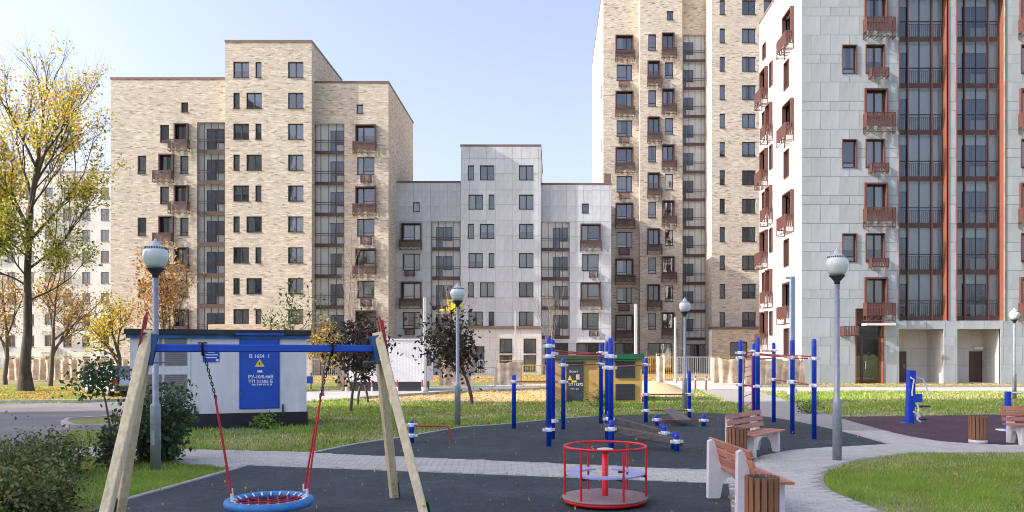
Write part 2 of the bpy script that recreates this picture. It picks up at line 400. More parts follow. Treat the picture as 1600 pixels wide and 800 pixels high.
pad_bot = smooth(PX((1308, 652), (1400, 677), (1490, 691.5), (1600, 696), (1760, 699)), 3)
P_path = PX((60, 697), (330, 703), (490, 706.5), (640, 690), (860, 668), (1100, 660), (1180, 642), (1088, 609), (1168, 606)) + pad_bot + lawn_edge + PX((1120, 870), (1125, 768), (800, 748), (395, 737), (250, 721), (60, 712))
P_pad = pad_bot + PX((1760, 646), (1600, 648), (1450, 650))
P_road = PX((-260, 634), (130, 630), (330, 624), (480, 613), (480, 624), (330, 650), (240, 672), (112, 673), (96, 692), (-40, 720), (-260, 760))
P_pale = PX((400, 618), (480, 612), (560, 608), (700, 604), (860, 600), (1010, 596), (1195, 594.5), (1200, 604.5), (1180, 607), (1080, 610), (990, 604), (860, 607.5), (700, 614), (560, 623), (480, 628), (400, 636))
P_lane = PX((1165, 611.5), (1760, 611.5), (1760, 605), (1165, 605.5))
P_sand = PX((560, 624), (700, 615), (860, 608.5), (990, 605), (1008, 610), (1002, 624), (860, 628.5), (760, 630), (700, 626), (600, 628.5))
P_apron = PX((290, 671), (500, 662), (525, 668), (480, 674), (300, 680))
sheet('path', P_path, .004, 'path_bed', 'pale grey block paved path winding past the benches')
sheet('rubber_ground', P_near, .010, 'rubber_blue', 'dark blue crumb rubber under the swing and roundabout')
sheet('rubber_ground', P_far, .010, 'rubber_green', 'dark green crumb rubber under the exercise frames')
sheet('rubber_ground', P_pad, .010, 'rubber_red', 'burgundy crumb rubber pad under the exercise machine')
sheet('road', P_road, .006, 'asphalt', 'grey asphalt road on the left')
sheet('road', P_pale, .010, 'pale_road', 'pale sunlit road in front of the building site fence')
sheet('road', P_lane, .006, 'pale_road', 'narrow grey lane in front of the tall grey building')
sheet('sand_ground', P_sand, .004, 'sand', 'sandy strip strewn with yellow leaves')
sheet('gravel_ground', P_apron, .004, 'gravel', 'gravel apron along the white kiosk')
sheet('ground_apron', [(-60, 56), (40, 56), (40, 120), (-60, 120)], .003, 'soil', 'bare earth around the apartment buildings')
HARD = [P_near, P_far, P_path, P_pad, P_road, P_pale, P_lane, P_sand]
# kerb stones
def kerb(line, w, h, label, L=1.0, mat='kerb_stone'):
    root = bpy.data.objects.new('kerb', None); C.objects.link(root); tag(root, label, None, None, 'structure')
    pts = [Vector((p[0], p[1], 0)) for p in line]; root.location = pts[0]
    acc = []; 
    for a, b in zip(pts, pts[1:]):
        n = max(1, round((b-a).length/L)); acc += [a.lerp(b, i/n) for i in range(n)]
    acc.append(pts[-1]); cache = {}
    for a, b in zip(acc, acc[1:]):
        l = (b-a).length
        if l < .05: continue
        k = round(l, 2)
        if k not in cache:
            m = MB(); m.beam((0, 0, h/2), (k-.012, 0, h/2), w, h, ch=.008); cache[k] = m.mesh('kerb_stone', 'kerb_stone')
        put('kerb_stone', cache[k], root, a - root.location, math.atan2(b.y-a.y, b.x-a.x))
kerb(near_left[1:], .08, .035, 'low concrete kerb between near lawn and blue rubber')
kerb(far_top[:19], .08, .03, 'low concrete kerb along the lawn behind the exercise frame')
kerb(PX((1308, 650.5), (1450, 649), (1600, 647), (1700, 645.5)), .10, .03, 'pale kerb behind the burgundy pad')
kerb(PX((-120, 631), (130, 629), (240, 625.5)), .15, .13, 'kerb of the road below the big tree', 1.2)
kerb(PX((560, 624), (700, 614.6), (860, 608), (985, 604.4)), .15, .12, 'kerb between pale road and sandy strip', 2.0)
kerb(PX((100, 664), (108, 659), (170, 656), (250, 655)), .15, .13, 'back kerb of the small grass island in the road', 1.0)
kerb(PX((100, 664), (112, 670), (180, 670), (250, 669)), .15, .13, 'front kerb of the small grass island in the road', 1.0)
sheet('grass_island', PX((101, 664), (109, 660), (170, 657), (250, 656), (250, 668), (180, 669), (112, 669)), .115, 'grass_ground', 'small grass island in the road')
kerb(PX((1170, 604.9), (1400, 604.6), (1700, 604.4)), .15, .12, 'kerb behind the narrow grey lane', 2.5)
# paving blocks: the nearest 300 on their own, the others joined
def paving():
    path = bpy.data.objects['path']; a = math.radians(4)
    bw, bh = .24, .12; ca, sa = math.cos(a), math.sin(a); cells = []
    for i in range(-70, 80):
        for j in range(60, 200):
            u = (i + .5*(j % 2))*bw; v = j*bh; x = u*ca - v*sa; y = u*sa + v*ca
            if 9.8 < y < 21 and -.72*y < x < .62*y: cells.append((x, y))
    P = np.array(cells); ok = np.ones(len(P), bool)
    for dx, dy in ((-.115, -.06), (.115, -.06), (.115, .06), (-.115, .06)):
        X = P[:, 0]+dx; Y = P[:, 1]+dy
        ok &= inpoly(P_path, X, Y) & ~inpoly(P_near, X, Y) & ~inpoly(P_far, X, Y)
    P = P[ok]; P = P[np.argsort(P[:, 1] + np.abs(P[:, 0]-3)*.1)]
    def blk(m, x, y, z):
        g = .004; w, h = bw/2-g, bh/2-g; c = .006
        lo = [(x+(u*ca-v*sa), y+(u*sa+v*ca), 0) for u, v in ((-w,-h),(w,-h),(w,h),(-w,h))]
        hi = [(x+(u*ca-v*sa), y+(u*sa+v*ca), z) for u, v in ((-w+c,-h+c),(w-c,-h+c),(w-c,h-c),(-w+c,h-c))]
        m.add(lo+hi, [(4,5,6,7),(0,1,5,4),(1,2,6,5),(2,3,7,6),(3,0,4,7)])
    sh = []
    for k in range(4):
        m = MB(); blk(m, 0, 0, .008+.0015*k); sh.append(m.mesh('paver', 'paver'))
    for k, (x, y) in enumerate(P[:300]): put('paver', sh[rnd.randrange(4)], path, (x, y, .001))
    m = MB()
    for x, y in P[300:]: blk(m, x, y, .009+rnd.random()*.004)
    o = m.build('pavers_beyond', 'paver', path, (0, 0, .001)); o['kind'] = 'stuff'; o['label'] = 'paving blocks farther along the path'
paving()
# ================================================================ buildings
def win_mesh(w, h, kind, var, style):
    """origin at the lower left of the opening, y into the wall"""
    m = MB(); fw, y0, y1 = .075, .13, .21
    m.box((0, y0, 0), (w, y1, fw)); m.box((0, y0, h-fw), (w, y1, h)); m.box((0, y0, fw), (fw, y1, h-fw)); m.box((w-fw, y0, fw), (w, y1, h-fw))
    mull = {'2': [.5*w], 'b': [.64*w], 'c': [.36*w], '1': [], 's': []}[kind]
    for x in mull: m.box((x-.05, y0, fw), (x+.05, y1, h-fw))
    if kind in '1bc' and h > 1.2:
        t = .19*h; xa, xb = {'1': (fw, w-fw), 'b': (fw, .64*w-.05), 'c': (.36*w+.05, w-fw)}[kind]
        m.box((xa, y0+.005, t-.03), (xb, y1, t+.03)); m.box((xa, y0+.05, fw), (xb, y0+.06, t-.03), 3)
    m.box((-.03, -.07, -.03), (w+.03, .13, .0), 4)
    yb = .85; x0, x1, z0, z1 = .0, w, .0, h                          # the room behind
    m.face([(x0,yb,z0),(x1,yb,z0),(x1,yb,z1),(x0,yb,z1)], 1); m.face([(x0,y1,z0),(x0,yb,z0),(x0,yb,z1),(x0,y1,z1)], 1)
    m.face([(x1,y1,z0),(x1,y1,z1),(x1,yb,z1),(x1,yb,z0)], 1); m.face([(x0,y1,z0),(x1,y1,z0),(x1,yb,z0),(x0,yb,z0)], 1); m.face([(x0,y1,z1),(x0,yb,z1),(x1,yb,z1),(x1,y1,z1)], 1)
    def drape(a, b, zb):
        n = max(3, int((b-a)/.07))
        for i in range(n):
            xa, xb = a+(b-a)*i/n, a+(b-a)*(i+1)/n; ya, yc = (.25, .29) if i % 2 else (.29, .25)
            m.face([(xa, ya, zb), (xb, yc, zb), (xb, yc, h-fw), (xa, ya, h-fw)], 2)
    if var == 1: drape(fw, w*.42, fw)
    if var == 2: drape(fw, w*.3, fw); drape(w*.72, w-fw, fw)
    if var == 3: drape(w*.55, w-fw, fw)
    if var == 4: drape(fw, w-fw, h*.45)
    if var == 5: drape(fw, w-fw, fw)
    if style == 'box':                                              # projecting metal surround
        t, p = .11, .26
        for a, b in (((-t, -p, -t), (0, .13, h+t)), ((w, -p, -t), (w+t, .13, h+t)), ((0, -p, h), (w, .13, h+t)), ((0, -p, -t), (w, -.075, -.032))): m.box(a, b, 4)
    if style == 'rust':                                             # metal lining of the reveal
        t = .05
        for a, b in (((-t, -.10, -t), (.012, .13, h+t)), ((w-.012, -.10, -t), (w+t, .13, h+t)), ((.012, -.10, h-.012), (w-.012, .13, h+t))): m.box(a, b, 4)
    return m
def pane_mesh(w, h):
    m = MB(); m.face([(.06, .17, .06), (w-.06, .17, .06), (w-.06, .17, h-.06), (.06, .17, h-.06)]); return m
def basket_mesh(w, h, dp, solid=True):
    m = MB(); t = .045
    for x in (0, w-t):
        for y in (-dp, -t): m.box((x, y, 0), (x+t, y+t, h))
    for z in (0, h-t):
        m.box((t, -dp, z), (w-t, -dp+t, z+t))
        for x in (0, w-t): m.box((x, -dp+t, z), (x+t, -t, z+t))
    zb = h*(.34 if solid else .1); m.box((t, -dp, zb-.04), (w-t, -dp+t, zb))
    for x in (0, w-t): m.box((x, -dp+t, zb-.04), (x+t, -t, zb))
    n = max(4, int((w-2*t)/.10))                                    # upright flats
    for i in range(n):
        x = t+(w-2*t)*(i+.2)/n; m.box((x, -dp+.008, zb), (x+(w-2*t)/n*.62, -dp+.028, h-t))
    k = max(2, int((dp-2*t)/.12))
    for x in (.01, w-.03):
        for i in range(k):
            y = -dp+t+(dp-2*t)*(i+.2)/k; m.box((x, y, zb), (x+.02, y+(dp-2*t)/k*.6, h-t))
    nb = max(2, int(w/.45))                                         # bracing below
    for i in range(nb):
        xa, xb = t+(w-2*t)*i/nb, t+(w-2*t)*(i+1)/nb
        m.beam((xa, -dp+.02, t), (xb, -dp+.02, zb-.04), .03, .03); m.beam(((xa+xb)/2, -t, .02), ((xa+xb)/2, -dp+t, .02), .05, .03)
    return m
def loggia_mesh(w, h, n, door, style, dp=.5):
    """one storey of a glazed loggia: slab, posts, rails and the room behind. materials: frame, slab, white, dark, rust"""
    m = MB(); sb = .34
    m.box((0, 0, 0), (w, .14, sb), 1)
    m.box((0, .14, 0), (w, dp, .10), 2)
    m.face([(0, dp, .1), (w, dp, .1), (w, dp, h), (0, dp, h)], 2); m.face([(0, .14, .1), (0, dp, .1), (0, dp, h), (0, .14, h)], 2)
    m.face([(w, .14, .1), (w, .14, h), (w, dp, h), (w, dp, .1)], 2); m.face([(0, .01, h-.004), (0, dp, h-.004), (w, dp, h-.004), (w, .01, h-.004)], 2)
    for i in range(n+1):
        x = min(max(w*i/n, .04), w-.04); m.box((x-.026, .005, sb), (x+.026, .085, h-.005), 0)
    zr = sb+1.02 if style == 'bars' else sb+.95
    m.box((0, -.012, zr-.025), (w, .065, zr+.025), 0)
    if style == 'bars':
        m.box((0, .09, zr-.17), (w, .13, zr-.14), 0)
        k = int(w/.13)
        for i in range(k):
            x = w*(i+.5)/k; m.box((x-.012, .10, sb), (x+.012, .125, zr-.17), 0)
    else: m.box((0, -.01, zr-.20), (w, .06, zr-.165), 0)
    for a, b, za, zb_ in door:                                      # door and window in the back wall
        xa, xb = a*w, b*w; z0 = sb+za; z1 = sb+zb_
        m.box((xa, dp-.07, z0), (xb, dp-.02, z1), 3); m.box((xa+.07, dp-.075, z0+.07), (xb-.07, dp-.071, z1-.07), 5)
    return m
PART = {}
def cached(key, fn, mats):
    if key not in PART: PART[key] = fn().mesh(key[0], mats)
    return PART[key]
def pieces(cells):
    left = list(cells); out = []
    while left:
        comp = [left.pop()]; grown = True
        while grown:
            grown = False
            for e in list(left):
                for f in comp:
                    if (min(e[2], f[2])-max(e[0], f[0]) > .01 and min(e[3], f[3])-max(e[1], f[1]) > -1e-6) or (min(e[3], f[3])-max(e[1], f[1]) > .01 and min(e[2], f[2])-max(e[0], f[0]) > -1e-6):
                        comp.append(e); left.remove(e); grown = True; break
        out.append(comp)
    return out
class Bld:
    def __init__(s, name, label, x, y, frame='frame_dark', surround='surround_brown', cat='apartment building'):
        s.r = empty(name, (x, y, 0), label, cat); s.o = Vector((x, y, 0)); s.frame = frame; s.sur = surround; s.k = 0
    def part(s, m, name, mats, fix=False):                          # mesh given in world space
        m.v = [(a-s.o.x, b-s.o.y, c) for a, b, c in m.v]; return m.build(name, mats, s.r, fix=fix)
    def facade(s, x, y, ang, Wd, H, ops, mat, grid=None, z0=0, rev=.14, pmat=None, limit=300, name='wall'):
        m = MB(); e = 1e-4
        ops = [(max(a, 0), max(b, z0), min(c, Wd), min(d, H)) for a, b, c, d in ops]
        xs = sorted(set([0, Wd]+[round(v, 4) for o in ops for v in (o[0], o[2])])); zs = sorted(set([z0, H]+[round(v, 4) for o in ops for v in (o[1], o[3])]))
        for a, b in zip(xs, xs[1:]):
            for c, d in zip(zs, zs[1:]):
                cx, cz = (a+b)/2, (c+d)/2
                if any(o[0] < cx < o[2] and o[1] < cz < o[3] for o in ops): continue
                m.face([(a, 0, c), (b, 0, c), (b, 0, d), (a, 0, d)])
        for a, c, b, d in ops:
            m.face([(a, 0, c), (a, rev, c), (a, rev, d), (a, 0, d)]); m.face([(b, 0, c), (b, 0, d), (b, rev, d), (b, rev, c)])
            m.face([(a, 0, d), (a, rev, d), (b, rev, d), (b, 0, d)]); m.face([(a, 0, c), (b, 0, c), (b, rev, c), (a, rev, c)])
        w = m.build(name, mat, s.r, (x-s.o.x, y-s.o.y, 0), ang)
        if grid: s.panels(w, Wd, H, ops, grid, pmat, limit, z0)
        return w
    def panels(s, w, Wd, H, ops, grid, pmat, limit, z0):
        pw, rows, jog = grid; z = z0; items = []; i = 0; g = .011; th = .028
        while z < H-.05:
            h = min(rows[i % len(rows)], H-z); x = -jog*(i % 2)
            while x < Wd-.02:
                x1 = min(x+pw, Wd); xa = max(x, 0)
                if x1-xa > .08 and h > .08: items.append((xa+g, z+g, x1-g, z+h-g))
                x = x1
            z += h; i += 1
        out = []
        for a, c, b, d in items:
            hit = [o for o in ops if o[0] < b and o[2] > a and o[1] < d and o[3] > c]
            if not hit: out.append(((a, c, b, d), None)); continue
            xs = sorted(set([a, b]+[v for o in hit for v in (o[0], o[2]) if a < v < b])); zs = sorted(set([c, d]+[v for o in hit for v in (o[1], o[3]) if c < v < d]))
            cells = [(p, r, q, t) for p, q in zip(xs, xs[1:]) for r, t in zip(zs, zs[1:]) if not any(o[0] < (p+q)/2 < o[2] and o[1] < (r+t)/2 < o[3] for o in hit)]
            if cells and sum((q-p)*(t-r) for p, r, q, t in cells) > .03: out.append(((a, c, b, d), cells))
        out.sort(key=lambda k: -((k[0][2]-k[0][0])*(k[0][3]-k[0][1])))
        rest = MB()
        for k, ((a, c, b, d), cells) in enumerate(out):
            if cells is None and k < limit:
                key = ('panel', round(b-a, 3), round(d-c, 3), pmat)
                def mk(wd=b-a, hh=d-c):
                    m = MB(); m.box((0, -th, 0), (wd, -.002, hh)); return m
                put('panel', cached(key, mk, pmat), w, (a, 0, c)); continue
            for comp in ([[(a, c, b, d)]] if cells is None else pieces(cells)):
                m = MB() if k < limit else rest; ox, oz = (a, c) if k < limit else (0, 0)
                for p, r, q, t in comp: m.box((p-ox, -th, r-oz), (q-ox, -.002, t-oz))
                if k < limit: m.build('panel', pmat, w, (a, 0, c))
        if rest.f: o = rest.build('panels_beyond', pmat, w); o['kind'] = 'stuff'
    def window(s, x, y, ang, a, z, w, h, kind='2', style='plain', frame=None):
        var = rnd.choice([0, 1, 2, 3, 4, 5, 5, 5]); frame = frame or s.frame; w = round(w, 2); h = round(h, 2)
        sill = s.sur if style != 'plain' else frame
        me = cached(('window', w, h, kind, var, style, frame, sill), lambda: win_mesh(w, h, kind, var, style), [frame, 'room_dark', 'curtain', 'white_panel', sill])
        L = Vector((x+a*math.cos(ang)-s.o.x, y+a*math.sin(ang)-s.o.y, z))
        o = put('window', me, s.r, L, ang); put('pane', cached(('pane', w, h), lambda: pane_mesh(w, h), 'glass_window'), o); return o
    def basket(s, x, y, ang, a, z, w, h, dp=.55, solid=True):
        w = round(w, 2); h = round(h, 2)
        me = cached(('air_conditioner_basket', w, h, dp, solid, s.sur), lambda: basket_mesh(w, h, dp, solid), s.sur)
        L = Vector((x+a*math.cos(ang)-s.o.x, y+a*math.sin(ang)-s.o.y, z)) + Vector((math.sin(ang), -math.cos(ang), 0))*.035
        return put('air_conditioner_basket', me, s.r, L, ang)
    def loggia(s, x, y, a, z, w, h, n=4, door=((.45, .95, 0, 2.1),), style='rails', back=0, mats=None):
        gm = 'glass_sky_tint' if style == 'bars' else 'glass_loggia'; w = round(w, 2); h = round(h, 3)
        me = cached(('loggia', w, h, n, door, style, s.frame), lambda: loggia_mesh(w, h, n, door, style), mats or ['frame_brown', 'slab_brown', 'loggia_white', 'frame_dark', 'surround_rust', 'door_glass'])
        o = put('loggia', me, s.r, (x+a-s.o.x, y+back-s.o.y, z))
        def pm_():
            m = MB(); m.face([(.036, .045, .34), (w/n-.036, .045, .34), (w/n-.036, .045, h), (.036, .045, h)]); return m
        for i in range(n): put('pane', cached(('pane', 'l', w, h, n, gm), pm_, gm), o, (w*i/n, 0, 0))
        return o
    def shell(s, x0, x1, y0, y1, H, mat, coping='coping_brown', front=True, skip=(), z0=0):
        """the other walls, roof and the metal coping"""
        m = MB()
        m.face([(x1, y0, z0), (x1, y1, z0), (x1, y1, H), (x1, y0, H)]) if 'r' not in skip else None
        m.face([(x0, y0, z0), (x0, y0, H), (x0, y1, H), (x0, y1, z0)]) if 'l' not in skip else None
        m.face([(x0, y1, z0), (x0, y1, H), (x1, y1, H), (x1, y1, z0)])
        s.part(m, 'wall', mat)
        m = MB(); m.box((x0+.3, y0+.3, H-.45), (x1-.3, y1-.3, H-.4)); s.part(m, 'roof', 'roof_felt')
        m = MB(); t = .34; k = .05; z = H+.002
        m.box((x0-k, y0-k, z), (x1+k, y0+t, z+.20)); m.box((x0-k, y1-t, z), (x1+k, y1+k, z+.20))
        m.box((x0-k, y0+t, z), (x0+t, y1-t, z+.20)); m.box((x1-t, y0+t, z), (x1+k, y1-t, z+.20)); s.part(m, 'coping', coping)
class Plane:
    """a front wall at one depth, laid out with photo pixels"""
    def __init__(s, b, d, x0, x1, top, mat, **kw):
        s.b, s.d, s.p0, s.x, s.W = b, d, x0, GX(x0, d), (x1-x0)*d/F; s.H = GZ(top, d); s.ops = []; s.todo = []; s.mat = mat; s.kw = kw
        s.x1 = s.x+s.W
    def u(s, px): return GX(px, s.d)-s.x
    def rect(s, x0, y0, x1, y1): return (s.u(x0), GZ(y1, s.d), s.u(x1), GZ(y0, s.d))
    def win(s, x0, y0, x1, y1, kind='2', style='plain', frame=None):
        a, z, b, t = s.rect(x0, y0, x1, y1); s.ops.append((a, z, b, t)); s.todo.append(('w', a, z, b-a, t-z, kind, style, frame))
    def bas(s, x0, y0, x1, y1, dp=.55, solid=True):
        a, z, b, t = s.rect(x0, y0, x1, y1); s.todo.append(('b', a, z, b-a, t-z, dp, solid))
    def log(s, x0, x1, top, pitch, nf, n=4, doors=None, style='rails', back=0, mats=None):
        a, _, b, t = s.rect(x0, top, x1, top); ph = pitch*s.d/F; z = t-nf*ph
        s.ops.append((a, z, b, t)); s.kw.setdefault('rev', .14)
        for i in range(nf):
            dr = doors[i % len(doors)] if doors else ((.45, .95, 0, 2.05),)
            s.todo.append(('l', a, z+i*ph, b-a, ph, n, dr, style, back, mats))
        return a, z, b, t
    def done(s):
        s.wall = s.b.facade(s.x, s.d, 0, s.W, s.H, s.ops, s.mat, **s.kw)
        for t in s.todo:
            if t[0] == 'w': s.b.window(s.x, s.d, 0, *t[1:])
            elif t[0] == 'b': s.b.basket(s.x, s.d, 0, *t[1:])
            else: s.b.loggia(s.x, s.d, t[1], t[2], t[3], t[4], *t[5:])
        return s
# ---------------------------------------------------------------- left brick building
def left_building():
    D = 73.5
    b = Bld('apartment_building', 'stepped cream brick apartment building behind the white kiosk, nine storeys', GX(390, D), D)
    A = Plane(b, D+.8, 173, 352, 124, 'brick_cream'); P = 48.3
    A.win(283, 160, 294, 175, 's')
    for i in range(7):
        y = 195+P*i
        if i % 2 == 0: A.win(250, y, 264, y+27, '1'); A.win(275, y, 293, y+25, '2', 'box'); A.bas(266.5, y+25, 296.5, y+43)
        else: A.win(215, y, 228.5, y+28, '1'); A.win(251, y-.5, 270, y+25, '2', 'box'); A.bas(242.5, y+25, 272, y+43); A.win(281, y, 294.5, y+28, '1')
    A.log(308, 351.5, 191, P, 7, 4, [((.28, .62, 0, 2.05), (.64, .92, .75, 2.05))])
    A.done()
    Bc = Plane(b, D, 352, 487, 66, 'brick_cream')
    for i in range(9):
        y = 96.5+P*i
        if i % 2 == 0: Bc.win(364.5, y, 389, y+24.5); Bc.win(399, y, 408.5, y+24.5, 's')
        else: Bc.win(364.5, y, 374.5, y+24.5, 's'); Bc.win(385, y, 409, y+24.5)
        Bc.win(450, y, 474, y+24.5)
    Bc.done()
    Cc = Plane(b, D+.9, 487, 607, 130, 'brick_cream')
    Cc.win(557, 163, 567.5, 177, 's'); Cc.log(489, 538, 193, P, 7, 4, [((.52, .68, 0, 2.0), (.70, .98, .7, 2.0))])
    for i in range(7):
        y = 197+P*i
        if i % 2 == 0: Cc.win(557.5, y, 586, y+26, 'c', 'box'); Cc.bas(553, y+26, 588.5, y+44)
        else: Cc.win(558, y, 585, y+27, 'c'); Cc.bas(565, y+29, 581, y+41, .5, False)
    Cc.win(500, 548, 530, 584, '2'); Cc.win(556, 550, 590, 584, '2')
    Cc.done()
    b.shell(A.x, A.x1, D+.8, D+16, A.H, 'brick_cream', skip='r')
    b.shell(Bc.x, Bc.x1, D, D+10.5, Bc.H, 'brick_cream')
    b.shell(Cc.x, Cc.x1, D+.9, D+14, Cc.H, 'brick_cream', skip='l')
    m = MB(); m.box((Bc.x-1.2, D-.9, GZ(516, D)), (Bc.x1+.2, D-.01, GZ(507, D))); b.part(m, 'ledge', 'brick_brown')
    m = MB(); m.beam((GX(365, D), D+4, Bc.H), (GX(365, D), D+4, Bc.H+1.6), .04, .04); b.part(m, 'antenna', 'frame_dark')
    m = MB(); m.box((Bc.x1+.01, D+.4, GZ(530, D)), (Cc.x1-.5, D+.88, GZ(525, D))); b.part(m, 'ledge', 'slab_brown')
left_building()
# ---------------------------------------------------------------- middle grey building
def middle_building():
    D = 77.4; P = 45.7; grid = (.84, (1.5,), 0)
    b = Bld('apartment_building', 'low grey panel apartment building between the brick building and the tower', GX(780, D), D)
    kw = dict(grid=grid, pmat='panel_grey')
    A = Plane(b, D+.8, 606, 720, 286, 'panel_joint', limit=95, **kw)
    A.win(645.5, 316, 656, 331, 's')
    for i in range(4):
        y = 350.5+P*i
        if i % 2 == 0: A.win(628.5, y, 657, y+25.5, 'b', 'box'); A.bas(625, y+25, 659, y+41)
        else: A.win(629, y, 656.5, y+26, 'b'); A.bas(633.5, y+27, 648.5, y+36, .5, False)
    A.log(674, 719.3, 346, P, 4, 4, [((.14, .36, .0, 2.05), (.38, .70, .7, 2.05))])
    A.win(690, 548, 706, 582, '2')
    A.done()
    B = Plane(b, D, 720, 845, 229, 'panel_joint', limit=110, **kw)
    for i in range(6):
        y = 258.3+P*i
        if i % 2 == 0: B.win(731, y, 740.5, y+23, 's'); B.win(750, y, 772.5, y+23)
        else: B.win(732, y, 754.5, y+23); B.win(763.5, y, 772.5, y+23, 's')
        B.win(811, y, 833.5, y+23)
    B.done()
    Cc = Plane(b, D+.8, 845, 955, 289, 'panel_joint', limit=95, **kw)
    Cc.win(909, 318, 920, 333, 's'); Cc.log(845.6, 890, 347, P, 4, 4, [((.42, .66, 0, 2.05), (.68, .93, .7, 2.05))])
    for i in range(4):
        y = 351.5+P*i
        if i % 2 == 0: Cc.win(908.5, y, 937, y+25.5, 'c', 'box'); Cc.bas(906, y+25, 939.5, y+41)
        else: Cc.win(909, y, 935.5, y+26, 'c'); Cc.bas(920, y+28, 934, y+37, .5, False)
    Cc.win(900.5, 536, 944, 562, 'c', 'plain', 'frame_brown'); Cc.win(851, 536, 888, 583, '2', 'plain', 'frame_brown')
    Cc.done()
    b.shell(A.x, A.x1, D+.8, D+14, A.H, 'panel_side', skip='r'); b.shell(B.x, B.x1, D, D+12, B.H, 'panel_side'); b.shell(Cc.x, Cc.x1, D+.8, D+14, Cc.H, 'panel_side', skip='l')
    # beige ground storey in front
    G0 = Plane(b, D-.75, 716, 846, 513, 'panel_beige', name='ground_storey')
    for x in (780.5, 818):
        G0.win(x, 529, x+20, 551, 's', 'plain', 'frame_brown'); G0.win(x, 555, x+20, 580, 's', 'plain', 'frame_brown')
    G0.win(731, 541, 757, 582, '2', 'plain', 'frame_brown'); G0.done()
    m = MB(); m.box((G0.x-.1, D-.95, G0.H), (G0.x1+.1, D-.04, G0.H+.22)); b.part(m, 'ledge', 'coping_brown')
    m = MB(); m.box((G0.x, D-.745, 0), (G0.x+.02, D-.04, G0.H)); m.box((G0.x1-.02, D-.745, 0), (G0.x1, D-.04, G0.H)); b.part(m, 'side_wall', 'panel_beige')
    m = MB(); m.box((GX(779, D), D+5, B.H), (GX(786, D), D+5.6, B.H+.75)); b.part(m, 'chimney', 'trailer_white')
    m = MB(); m.box((GX(945, D), D+.75, Cc.H+.21), (GX(955.5, D), D+2, Cc.H+1.1)); b.part(m, 'parapet', 'coping_brown')
    m = MB(); m.box((GX(903, D), D+.1, GZ(535, D)), (GX(946, D), D+.76, GZ(531, D))); b.part(m, 'canopy', 'panel_beige')
middle_building()
# ---------------------------------------------------------------- brick tower
def tower():
    D = 87.0; P = 43.6; top = -24
    b = Bld('apartment_building', 'tall brick apartment tower with white loggia column right of the grey building', GX(1070, D), D, 'frame_dark')
    A = Plane(b, D+1.2, 942.5, 1000, top, 'brick_tower')
    for i in range(11):
        y = 57+P*i
        if i % 2 == 0: A.win(963, y, 988, y+24, 'b', 'box'); A.bas(961, y+24, 992, y+40)
        else: A.win(963.5, y, 988, y+25, 'b'); A.bas(966.5, y+27, 983, y+37, .5, False)
    A.win(961, 536, 990, 580, '2', 'plain', 'frame_brown'); A.done()
    B = Plane(b, D, 1000, 1066, top, 'brick_tower')
    B.win(1042, 17, 1052.5, 31, 's')
    for i in range(11):
        y = 53.5+P*i
        if i % 2 == 0: B.win(1013, y, 1025.5, y+25, '1'); B.win(1035.5, y, 1052, y+23.5, '2', 'box'); B.bas(1033.5, y+23.5, 1057, y+39.5)
        else: B.win(1013, y, 1029.5, y+23.5, '2', 'box'); B.bas(1011, y+23.5, 1034, y+39.5); B.win(1039, y, 1052, y+25, '1')
    B.win(1012, 536, 1050.5, 582, '2', 'plain', 'frame_brown'); B.done()
    Cc = Plane(b, D+1.3, 1066, 1110, top, 'brick_tower')
    Cc.log(1067, 1105, 54, 43.45, 11, 4, [((.0, .16, 0, 2.05), (.18, .46, .7, 2.05))]); Cc.win(1068, 538, 1103, 582, '2', 'plain', 'frame_brown'); Cc.done()
    d4 = D-2.2; Dp = Plane(b, d4, 1112, 1236, top, 'brick_tower')
    for i in range(-1, 11):
        y = 44.3+44.35*i; Dp.win(1124.5, y, 1133, y+22.5, 's'); Dp.win(1159.5, y, 1181, y+22.5, '2'); Dp.win(1193.5, y, 1215, y+22.5)
    Dp.done()
    H = A.H
    b.shell(A.x, B.x1, D+1.2, D+26, H, 'brick_tower', skip='r'); b.shell(Dp.x, Dp.x1, d4, D+26, H, 'brick_tower')
    m = MB(); m.face([(B.x, D, 0), (B.x, D, H), (B.x, D+1.2, H), (B.x, D+1.2, 0)]); m.face([(B.x1, D, 0), (B.x1, D+1.3, 0), (B.x1, D+1.3, H), (B.x1, D, H)]); b.part(m, 'side_wall', 'brick_tower')
    for k, (yy, z) in enumerate([(D+4+5*(k % 2), GZ(135+44*k, D)) for k in range(9)]):
        m = MB(); m.box((A.x-.03, yy, z), (A.x+.01, yy+.8, z+1.6)); b.part(m, 'window', 'frame_brown')
    # entrance porch
    dp = d4-1.6; Pz = Plane(b, dp, 1112, 1196, 514, 'brick_brown', name='porch')
    Pz.win(1141, 534, 1168, 581, '2', 'plain', 'frame_brown'); Pz.done()
    m = MB(); m.box((Pz.x-.1, dp-.1, Pz.H), (Pz.x1+.1, d4-.01, Pz.H+.25)); b.part(m, 'canopy', 'coping_brown')
    m = MB(); m.box((Pz.x, dp+.005, 0), (Pz.x+.05, d4-.01, Pz.H)); m.box((Pz.x1-.05, dp+.005, 0), (Pz.x1, d4-.01, Pz.H)); b.part(m, 'porch_side', 'loggia_white')
tower()
